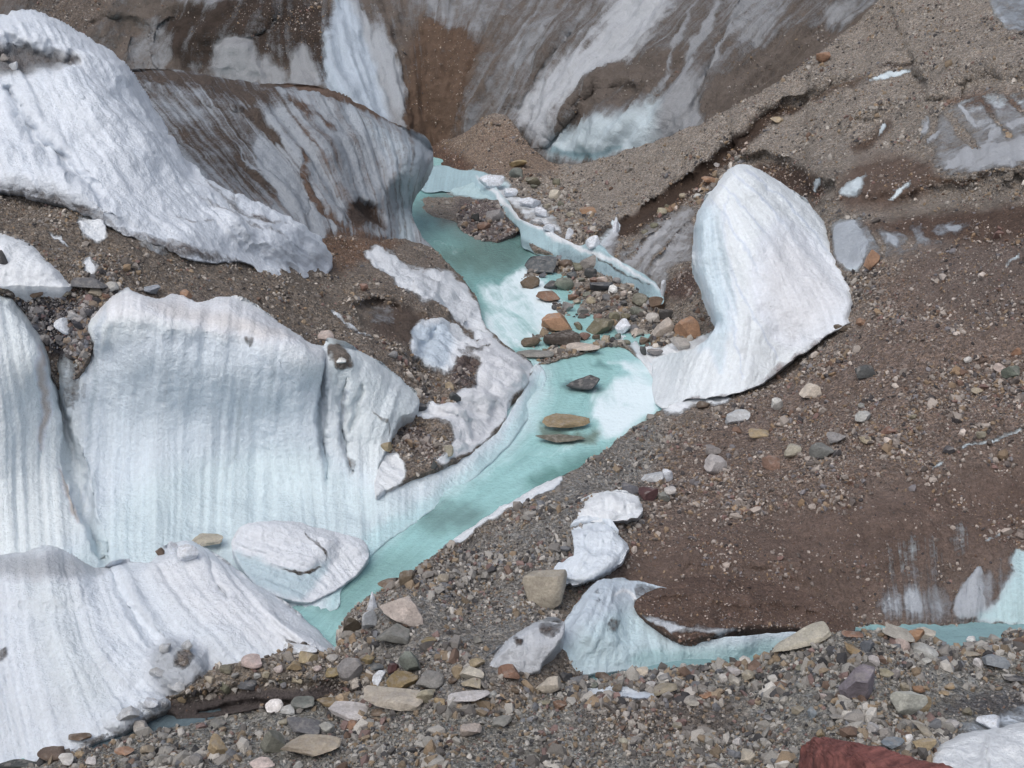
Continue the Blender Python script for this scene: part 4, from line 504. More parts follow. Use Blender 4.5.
# ------------------------------------------------------------------ snow and ice lumps on the right side
sheet('snow_patch', [(572, 512), (584, 498), (600, 492), (618, 490), (636, 496), (643, 506), (638, 516), (624, 520), (606, 523), (588, 522), (574, 524)],
  [(572, 520, 27.5), (600, 492, 28.5), (640, 504, 28.0), (606, 523, 27.2)], crest=[([(572, 512), (600, 492), (636, 496), (643, 506)], 8, .35), ([(643, 506), (606, 523), (574, 524)], 4, .12)], relief=[('p', [(580, 505), (610, 496), (634, 504), (600, 516)], 8, .18)], ic=SNOW, m=.06, di=(.12, 2), skirt=(.5, .32), step=1.4, jitter=2.6, gravel=False)
sheet('snow_patch', [(570, 528), (576, 518), (600, 517), (614, 522), (620, 536), (629, 546), (624, 560), (612, 570), (596, 578), (576, 584), (560, 582), (552, 574), (556, 564), (572, 556), (574, 542)],
  [(570, 528, 27.0), (612, 522, 27.1), (629, 548, 26.0), (576, 584, 24.7), (556, 568, 25.2), (596, 560, 25.4)], flow=[(0, [(575, 525), (576, 560), (560, 580)]), (1, [(612, 528), (618, 560), (590, 580)])], crest=[([(570, 528), (600, 522), (620, 536), (629, 546)], 6, .3), ([(629, 546), (612, 570), (576, 584), (552, 574)], 6, .3)],
  relief=[('l', [(590, 530), (586, 550), (600, 545), (620, 540)], 5, 4, -.12)], ic=col(216, 222, 228), m=.08, di=(.12, 1.6), flute=(.04, 2), skirt=(.5, .32), step=1.4, jitter=2.6, gravel=False)
sheet('melting_ice', [(538, 668), (548, 652), (560, 630), (574, 606), (588, 590), (600, 580), (620, 578), (644, 582), (668, 590), (650, 596), (634, 600), (640, 612), (654, 622), (668, 632), (682, 642), (704, 640), (740, 636), (790, 632), (806, 636), (790, 652), (740, 658), (690, 662), (640, 668), (590, 674), (556, 676)],
  [(538, 670, Z(.3)), (600, 580, Z(1.3)), (644, 582, Z(1.0)), (668, 592, Z(.75)), (640, 612, Z(.65)), (620, 630, Z(.65)), (590, 640, Z(.7)), (682, 642, Z(.3)), (740, 640, Z(.4)), (800, 636, Z(.4)), (690, 660, Z(-.02)), (760, 654, Z(-.02)), (620, 668, Z(.1)), (570, 675, Z(.2))],
  flow=[(0, [(600, 582), (570, 630), (545, 668)]), (1, [(620, 580), (610, 630), (600, 670)]), (2, [(650, 590), (640, 630), (650, 660)])],
  relief=[('p', [(592, 592), (608, 584), (622, 600), (614, 640), (590, 650), (580, 620)], 9, 0.14), ('p', [(618, 596), (632, 592), (640, 606), (636, 640), (618, 640)], 6, -0.12), ('l', [(612, 622), (618, 632), (612, 636)], 6, 4, -0.07)], crest=[([(538, 668), (560, 630), (588, 590), (600, 580), (644, 582)], 18, 0.35)],
  paint=[('ic', 'p', [(538, 668), (570, 640), (620, 610), (640, 612), (682, 642), (800, 640), (740, 662), (560, 678)], 12, col(190, 208, 213)), ('ic', 'p', [(640, 650), (700, 650), (800, 640), (740, 662), (640, 668)], 6, col(160, 186, 189)), ('m', 'p', [(594, 590), (602, 590), (602, 600), (596, 600)], 5, .38), ('m', 'p', [(608, 620), (620, 620), (617, 634), (608, 632)], 5, .5), ('ic', 'l', [(612, 594), (626, 590), (634, 600), (638, 610)], 4, 3, SNOW), ('m', 'p', [(636, 584), (668, 588), (650, 598), (634, 600)], 5, .45)],
  ic=col(192, 202, 210), dc=col(120, 104, 98), m=.08, di=(.07, 1.6), flute=(.03, 2), skirt=(.7, .8), step=1.5, gravel=False)
sheet('ice_lump', [(484, 664), (494, 650), (508, 640), (522, 630), (536, 622), (550, 618), (564, 622), (562, 636), (552, 650), (542, 664), (536, 672), (510, 672)],
  [(484, 666, Z(.85)), (550, 618, Z(1.5)), (562, 636, Z(1.3)), (536, 672, Z(.75)), (510, 672, Z(.75)), (520, 645, Z(1.25))], crest=[([(484, 664), (508, 640), (536, 622), (564, 622)], 7, .4)], 
  paint=[('m', 'p', [(540, 620), (562, 622), (556, 634), (544, 634)], 5, .5), ('m', 'p', [(514, 638), (522, 638), (520, 645)], 3, .7)], ic=col(186, 184, 192), dc=col(127, 113, 107), m=.18, di=(.1, 1.6), skirt=(.6, .7), step=1.4, gravel=False)
sheet('dirt_crust', [(634, 606), (644, 594), (668, 584), (700, 576), (750, 576), (800, 590), (840, 610), (856, 628), (830, 634), (800, 630), (770, 628), (745, 630), (725, 634), (706, 640), (684, 645), (664, 634), (646, 621)],
  [(634, 606, Z(.85)), (668, 584, Z(.75)), (750, 576, Z(.62)), (700, 590, Z(.85)), (800, 590, Z(.52)), (856, 628, Z(.25)), (800, 630, Z(.4)), (750, 604, Z(.7)), (745, 630, Z(.5)), (684, 645, Z(.42)), (650, 622, Z(.75)), (700, 620, Z(.8))], flow=[(0, [(660, 590), (670, 634)]), (3, [(760, 580), (760, 628)]), (6, [(840, 610), (840, 632)])],
  steps=[([(640, 604), (690, 600), (740, 610), (780, 606), (830, 622)], .15, 6, 20)], crest=[([(634, 606), (646, 621), (664, 634), (684, 645), (706, 640), (745, 630), (800, 630)], 6, .25)],
  paint=[('m', 'p', [(640, 614), (664, 618), (690, 626), (740, 628), (715, 636), (684, 640), (660, 630)], 5, .25), ('ic', 'p', [(640, 614), (740, 628), (684, 640)], 6, col(186, 188, 194)), ('m', 'l', [(634, 608), (650, 622), (668, 634), (682, 643)], 3, 2.5, .9), ('m', 'p', [(672, 632), (700, 630), (716, 634), (690, 644)], 3, .9), ('g', 'p', [(600, 580), (760, 580), (760, 660), (600, 660)], 3, .4)],
  ic=ICE, dc=col(113, 93, 84), m=1, g=.3, dd=(.12, 1.1), skirt=(.25, .3), step=1.5)
# ------------------------------------------------------------------ foreground moraine
sheet('moraine', [(-260, 900), (-100, 810), (0, 776), (50, 762), (75, 752), (110, 744), (150, 732), (190, 724), (230, 714), (270, 708), (310, 704), (335, 690), (345, 668), (360, 655), (390, 656), (430, 664), (480, 672), (540, 680), (580, 682), (620, 674), (660, 670), (700, 666), (740, 662), (770, 656), (800, 642), (828, 632), (860, 630), (900, 629), (925, 640), (965, 645), (1000, 638), (1030, 629), (1290, 600), (1300, 1050), (-260, 1050)],
  [(-260, 900, 16.5), (0, 776, Z(.1)), (75, 752, Z(.12)), (190, 724, Z(.1)), (270, 708, Z(.12)), (335, 690, Z(.3)), (360, 656, Z(.5)), (480, 672, Z(.5)), (580, 682, Z(.35)), (620, 674, Z(.3)), (700, 666, Z(.3)), (770, 656, Z(.6)), (828, 632, Z(1.2)), (860, 631, Z(1.3)), (900, 628, Z(1.2)), (930, 641, Z(.9)), (1000, 638, Z(.8)), (1290, 600, Z(1.2)), (860, 680, Z(1.6)), (600, 720, Z(.6)), (600, 768, Z(.8)), (300, 768, Z(.5)), (300, 730, Z(.4)), (0, 800, Z(.3)), (860, 768, 17.4), (1024, 768, 17.6), (1024, 690, 20.3), (940, 735, 18.4), (1290, 768, 17.4), (600, 900, 14.0), (600, 1050, 10.6), (-260, 1050, 10.8), (1290, 1050, 10.6), (1000, 900, 13.6), (100, 900, 14.2)],
  steps=[([(560, 700), (620, 692), (680, 690), (740, 700)], .25, 10, 30), ([(640, 728), (690, 722), (730, 735)], .2, 10, 20)],
  relief=[('p', [(760, 700), (800, 655), (860, 640), (900, 680), (860, 740), (780, 740)], 40, .3), ('p', [(970, 680), (1040, 670), (1040, 690), (980, 695)], 8, -.25)],
  paint=[('dc', 'p', [(620, 690), (700, 690), (740, 700), (720, 740), (640, 740), (580, 720)], 20, col(120, 111, 105)), ('m', 'p', [(575, 690), (590, 687), (620, 686), (640, 690), (660, 696), (640, 699), (600, 697)], 3, .0), ('dc', 'p', [(1000, 690), (1290, 660), (1290, 700), (960, 715)], 10, col(111, 107, 107)), ('m', 'p', [(960, 724), (990, 715), (1040, 700), (1040, 730), (970, 735)], 8, .4)],
  ic=col(200, 206, 214), dc=FGRAV, m=1, g=1, dd=(.09, 1.3), big=(.15, .35), skirt=(1.2, 1.6), step=2.0, jitter=2.2)
sheet('snow_bank', [(932, 752), (945, 742), (960, 734), (980, 730), (1000, 728), (1024, 722), (1150, 700), (1150, 900), (960, 900), (930, 780)],
  [(932, 752, 17.6), (980, 730, 18.2), (1024, 722, 18.4), (1150, 700, 18.8), (1150, 900, 13.2), (960, 900, 13.2), (930, 780, 16.8), (1000, 768, 16.9)],
  relief=[('p', [(940, 750), (985, 738), (985, 775), (940, 790)], 6, .15), ('p', [(990, 738), (1060, 725), (1060, 790), (992, 790)], 8, .22), ('l', [(988, 735), (988, 790)], 3, 3, -.15)], crest=[([(930, 780), (932, 752), (960, 734), (1024, 722), (1150, 700)], 8, .3)],
  ic=SNOW, m=.08, di=(.06, 2), skirt=(.5, .6), step=1.5, gravel=False, dc=col(149, 138, 135))
# ------------------------------------------------------------------ water: one level sheet of meltwater
WT, WW = col(150, 190, 187), col(224, 234, 237)
river = sheet('river', [(-260, 150), (1290, 150), (1290, 800), (-260, 800)],
  flow=[(0, [(420, 215), (450, 280), (500, 345), (530, 372), (500, 430), (420, 500), (330, 600)]), (6, [(520, 240), (560, 300), (600, 345), (655, 390), (600, 450), (520, 490), (430, 550), (350, 620)]), (0, [(640, 650), (1024, 625)]), (2, [(640, 690), (1024, 660)])], ctrl=[(x, y, Z(0.0)) for x in (-260, 0, 250, 500, 750, 1000, 1290) for y in (150, 200, 260, 320, 400, 500, 600, 700, 800)],
  paint=[('m', 'p', [(-260, 150), (1290, 150), (1290, 800), (-260, 800)], 4, .1), ('ic', 'p', [(410, 190), (440, 190), (520, 240), (530, 280), (500, 300), (450, 290), (410, 220)], 14, col(126, 168, 165)), ('ic', 'p', [(440, 250), (490, 235), (535, 240), (530, 262), (490, 275), (455, 270)], 12, col(98, 128, 122)), ('ic', 'p', [(420, 205), (470, 195), (520, 225), (490, 240), (450, 228)], 10, col(110, 118, 114)),
     ('m', 'p', [(500, 290), (530, 265), (560, 300), (560, 320), (530, 340), (505, 345), (482, 325)], 10, .95), ('m', 'p', [(475, 285), (520, 285), (540, 330), (500, 345)], 14, .65), ('m', 'l', [(415, 240), (450, 245), (480, 262)], 8, 8, .4),
     ('m', 'p', [(590, 395), (640, 370), (668, 390), (650, 420), (620, 440), (596, 430)], 16, .85), ('m', 'l', [(610, 360), (650, 372), (665, 400)], 16, 12, .7), ('ic', 'p', [(625, 345), (655, 360), (665, 400), (640, 400), (620, 370)], 10, col(160, 198, 198)),
     ('ic', 'p', [(520, 375), (545, 360), (545, 400), (520, 440), (470, 480), (420, 510), (380, 545), (320, 600), (300, 580), (380, 500), (460, 465), (505, 420)], 14, col(196, 217, 218)), ('m', 'l', [(522, 375), (512, 425), (452, 472), (390, 510)], 22, 14, .75),
     ('m', 'l', [(480, 480), (520, 455), (560, 450), (600, 440)], 22, 16, .4), ('ic', 'p', [(420, 512), (440, 504), (470, 505), (490, 515), (470, 528), (430, 530)], 12, col(116, 146, 142)), ('ic', 'p', [(530, 480), (570, 460), (600, 450), (590, 465), (540, 490)], 8, col(104, 144, 138)), ('ic', 'p', [(310, 600), (350, 570), (400, 555), (420, 560), (380, 590), (340, 620)], 14, col(132, 168, 164)),
     ('ic', 'p', [(600, 640), (760, 630), (1290, 600), (1290, 700), (600, 700)], 14, col(124, 152, 154)), ('ic', 'p', [(60, 660), (340, 660), (340, 760), (60, 800)], 10, col(96, 110, 116)), ('ic', 'p', [(535, 425), (560, 432), (600, 432), (590, 442), (545, 440)], 4, col(110, 128, 118)), ('ic', 'l', [(564, 386), (600, 389)], 10, 6, col(100, 130, 130)), ('ic', 'l', [(540, 422), (590, 420)], 8, 5, col(104, 128, 122)), ('ic', 'l', [(590, 366), (612, 368)], 6, 5, col(112, 150, 148))],
  ic=WT, dc=WW, m=.1, g=0, flat=True, smooth=False, jitter=0, step=2.6, mat=MAT_W, gravel=False, warp=5)
# ------------------------------------------------------------------ ground under and around everything
def wide_ground():
    n = 160; xs = np.linspace(-320, 320, n); ys = np.linspace(-300, 420, n)
    X, Y = np.meshgrid(xs, ys); P = np.c_[X.ravel(), Y.ravel(), np.zeros(n*n)]
    z = -1.6 + 2.5*fbm(P*.02, 4)*sstep((np.hypot(P[:, 0], P[:, 1]-50)-90)/60)
    z += 16.3*sstep((15-P[:, 1])/17)*(P[:, 1] < 15) + 14*sstep((P[:, 1]-95)/60)*sstep((np.abs(P[:, 0])+200)/200) + 16*sstep((np.abs(P[:, 0])-55)/70)*sstep((P[:, 1]+60)/60)
    P[:, 2] = z + .25*fbm(P*.15+3, 3)
    P[:, 2] = np.where((P[:, 1] > -6) & (P[:, 1] < 15) & (np.abs(P[:, 0]) < 40), np.minimum(P[:, 2], 14.2-.95*np.maximum(P[:, 1], 0)*1.0), P[:, 2])
    idx = np.arange(n*n).reshape(n, n); f = np.stack([idx[:-1, :-1], idx[:-1, 1:], idx[1:, 1:], idx[1:, :-1]], -1).reshape(-1, 4)
    o = make_mesh('ground', P, f, MAT_G); N = len(P)
    add_attr(o, 'IC', np.tile(ICE, (N, 1))); add_attr(o, 'DC', np.tile(BROWN, (N, 1))); add_attr(o, 'MG', np.tile([1., .9, 0], (N, 1)), 'FLOAT_VECTOR'); add_attr(o, 'FL', P, 'FLOAT_VECTOR')
    return tag(o, kind='structure')
wide_ground()
# ------------------------------------------------------------------ names and labels of the landforms
for S in SHEETS:
    o = S['o']
    if o.name in ('cliff', 'slope', 'hillside', 'moraine', 'river'): tag(o, kind='structure')
LAND = {
 'ice_ridge': ('dirty grey ice ridge with a brown top, behind the white snow hill', 'ice ridge', None),
 'snow_hill': ('big white snow hill with a grey dent near its top, upper left', 'snow hill', None),
 'snow_drift': ('small white snow drift on brown gravel above the left ice column', 'snow drift', None),
 'ice_wall': ('tall fluted pale ice wall standing over the turquoise river', 'ice wall', None),
 'ice_block': ('overhanging pinkish white ice block at the foot of the tall ice wall', 'ice block', None),
 'ice_mound': ('white ice mound with long curved grooves running down to the gravel, lower left', 'ice mound', None),
 'gravel_shelf': ('narrow gravel shelf with a dark cut face below the grooved ice mound', 'gravel shelf', None),
 'ice_fin': ('tall white ice fin standing alone on the brown slope', 'ice fin', None),
 'ice_ledge': ('long undercut blue ice ledge along the far bank of the river', 'ice ledge', None),
 'snow_patch': ('rounded white snow patch above the bigger one on the gravel ridge', 'snow patch', 'snow patches on the gravel ridge'),
 'snow_patch.001': ('larger greyish snow patch just above the tan angular boulder', 'snow patch', 'snow patches on the gravel ridge'),
 'melting_ice': ('smooth melting blue ice slab at the foot of the brown slope', 'ice slab', None),
 'ice_lump': ('dirty grey rounded ice lump left of the smooth melting ice', 'ice lump', None),
 'dirt_crust': ('brown dirt crust hanging over the smooth blue ice by the small stream', 'dirt crust', None),
 'snow_bank': ('blocky white snow bank in the lower right corner beside the red rock', 'snow bank', None)}
for k, v in LAND.items(): tag(bpy.data.objects[k], *v, kind='thing')
# ------------------------------------------------------------------ ray casts
aV, aF, off = [], [], 0
for S in SHEETS: aV.append(S['V']); aF.append(S['F']+off); off += len(S['V'])
aV = np.concatenate(aV); aF = np.concatenate(aF)
TREE = BVHTree.FromPolygons(aV.tolist(), aF.tolist())
def cast(px, py):
    r = rays(px, py); n = np.linalg.norm(r); h = TREE.ray_cast(Vector(CAM), Vector(r/n))
    return None if h[0] is None else (np.array(h[0]), np.array(h[1]), h[3]/n)
# ------------------------------------------------------------------ rocks
import bmesh
def ico(sub):
    bm = bmesh.new(); bmesh.ops.create_icosphere(bm, subdivisions=sub, radius=1.0)
    V = np.array([v.co[:] for v in bm.verts]); Fc = np.array([[v.index for v in f.verts] for f in bm.faces]); bm.free(); return V, Fc
ICO = {k: ico(k) for k in (1, 2, 3, 4)}
def rock_verts(sub, seed, cuts=9, rough=.10, boxy=.25):
    r = np.random.default_rng(seed); V = ICO[sub][0].copy()
    e = 1-boxy; V = np.sign(V)*np.abs(V)**e; V /= np.abs(V).max()
    for k in range(cuts):
        n = r.normal(size=3); n /= np.linalg.norm(n); d = r.uniform(.46, .82); s = V@n; m = s > d
        V[m] -= np.outer(s[m]-d, n)*.96
    V *= (1 + rough*fbm(V*1.1+seed % 50, 2))[:, None] if sub > 1 else (1+rough*r.normal(size=len(V)))[:, None]
    if sub > 2: V *= (1 + .02*fbm(V*5+seed % 31, 4) + .02*ridged(V*2.5+seed % 13, 2))[:, None]
    V -= (V.max(0)+V.min(0))/2; V /= (V.max(0)-V.min(0))/2
    return V
PAL = {'tan': (150, 138, 112), 'pale tan': (170, 160, 142), 'pale grey': (168, 166, 162), 'grey': (124, 122, 120), 'dark grey': (74, 75, 78), 'slate': (88, 92, 100), 'brown': (108, 88, 70), 'dark brown': (74, 60, 50),
       'ochre': (158, 134, 96), 'yellow-brown': (138, 114, 72), 'rust': (130, 92, 72), 'orange': (160, 112, 78), 'olive': (110, 106, 84), 'maroon': (96, 56, 56), 'pinkish': (178, 158, 148), 'white': (204, 204, 204),
       'purple-grey': (112, 106, 114), 'blue-grey': (120, 132, 144), 'green-grey': (104, 110, 100), 'icy white': (214, 220, 228), 'dirty white': (184, 188, 192), 'speckled pale': (176, 176, 160)}
ROCKS = []; _rs = [100]
def put_rock(x, y, w, h, colr, shape='stone', tilt=0.0, label=None, cat=None, group=None, sink=.25, name=None, sub=None, flatness=None):
    hit = cast(x, y + .32*h)
    if hit is None: return None
    P, N, t = hit; _rs[0] += 1; seed = _rs[0]
    W = w*t/F; ang = math.atan2(sp*1 - (384-y)/F*cp, cp + (384-y)/F*sp); ca, sa = math.cos(ang), math.sin(ang)
    D = W*.75; Hh = h*t/F; vis = math.sqrt(max(Hh*Hh - (D*sa)**2, 0)); Hz = max(vis/ca, .32*Hh/ca)
    if D*sa > Hh*.95: D = Hh*.9/sa
    Hz *= 1.15
    sb = sub or (4 if w > 26 else 3 if w > 11 else 2)
    cuts = {'slab': 6, 'boulder': 15, 'stone': 12, 'block': 8, 'chunk': 12, 'cobble': 6, 'shard': 8}.get(shape, 8)
    ice = 'white' in colr and shape in ('chunk', 'shard')
    V = rock_verts(sb, seed, cuts, .05 if shape in ('slab', 'block') else .1, {'slab': .62, 'block': .5, 'cobble': .1}.get(shape, .25))
    rz = random.uniform(-.5, .5); c_, s_ = math.cos(rz), math.sin(rz)
    V = V*np.array([W/2, D/2, Hz/2])
    if shape == 'shard': k = (V[:, 2]/(Hz/2)+1)/2; V[:, :2] *= (1.05-.8*k)[:, None]
    V = V@np.array([[c_, s_, 0], [-s_, c_, 0], [0, 0, 1]]) if w/max(h, 1) < 1.5 else V
    a = math.radians(tilt); ct, st = math.cos(a), math.sin(a)
    V = V@np.array([[ct, 0, st], [0, 1, 0], [-st, 0, ct]])
    c = CAM + rays(x, y)*(t - .0)
    # keep the centre on its pixel, resting in the surface: slide along the ray until the base is just under the ground
    g = cast(x, y + .5*h)
    if g is not None: c = CAM + rays(x, y)*((g[2]+t)/2 - .10*D + (.75*D if (x, y) == (857, 690) else 0))
    o = make_mesh(name or {'boulder': 'boulder', 'chunk': 'ice_chunk' if ice else 'rock', 'shard': 'ice_shard', 'slab': 'flat_rock'}.get(shape, 'stone'), V, ICO[sb][1], MAT_S, smooth=sb > 2)
    if sb > 2: o.data.set_sharp_from_angle(angle=math.radians(21))
    o.location = c; k = np.array(PAL[colr], float)
    if not ice: k = k*random.uniform(.93, 1.07) + np.array([random.uniform(-5, 5), 0, random.uniform(-5, 5)])
    k = (k if ice else k.mean() + (k-k.mean())*.58)*(1 if ice else 1.09); k = np.clip(col(*k), .01, .85); o.color = (*k, 1)
    ROCKS.append(dict(o=o, x=x, y=y, w=w, h=h, c=colr, s=('ice '+shape if ice else {'slab': 'slab', 'boulder': 'boulder', 'block': 'block'}.get(shape, shape)), label=label, ice=ice, group=group))
    return o
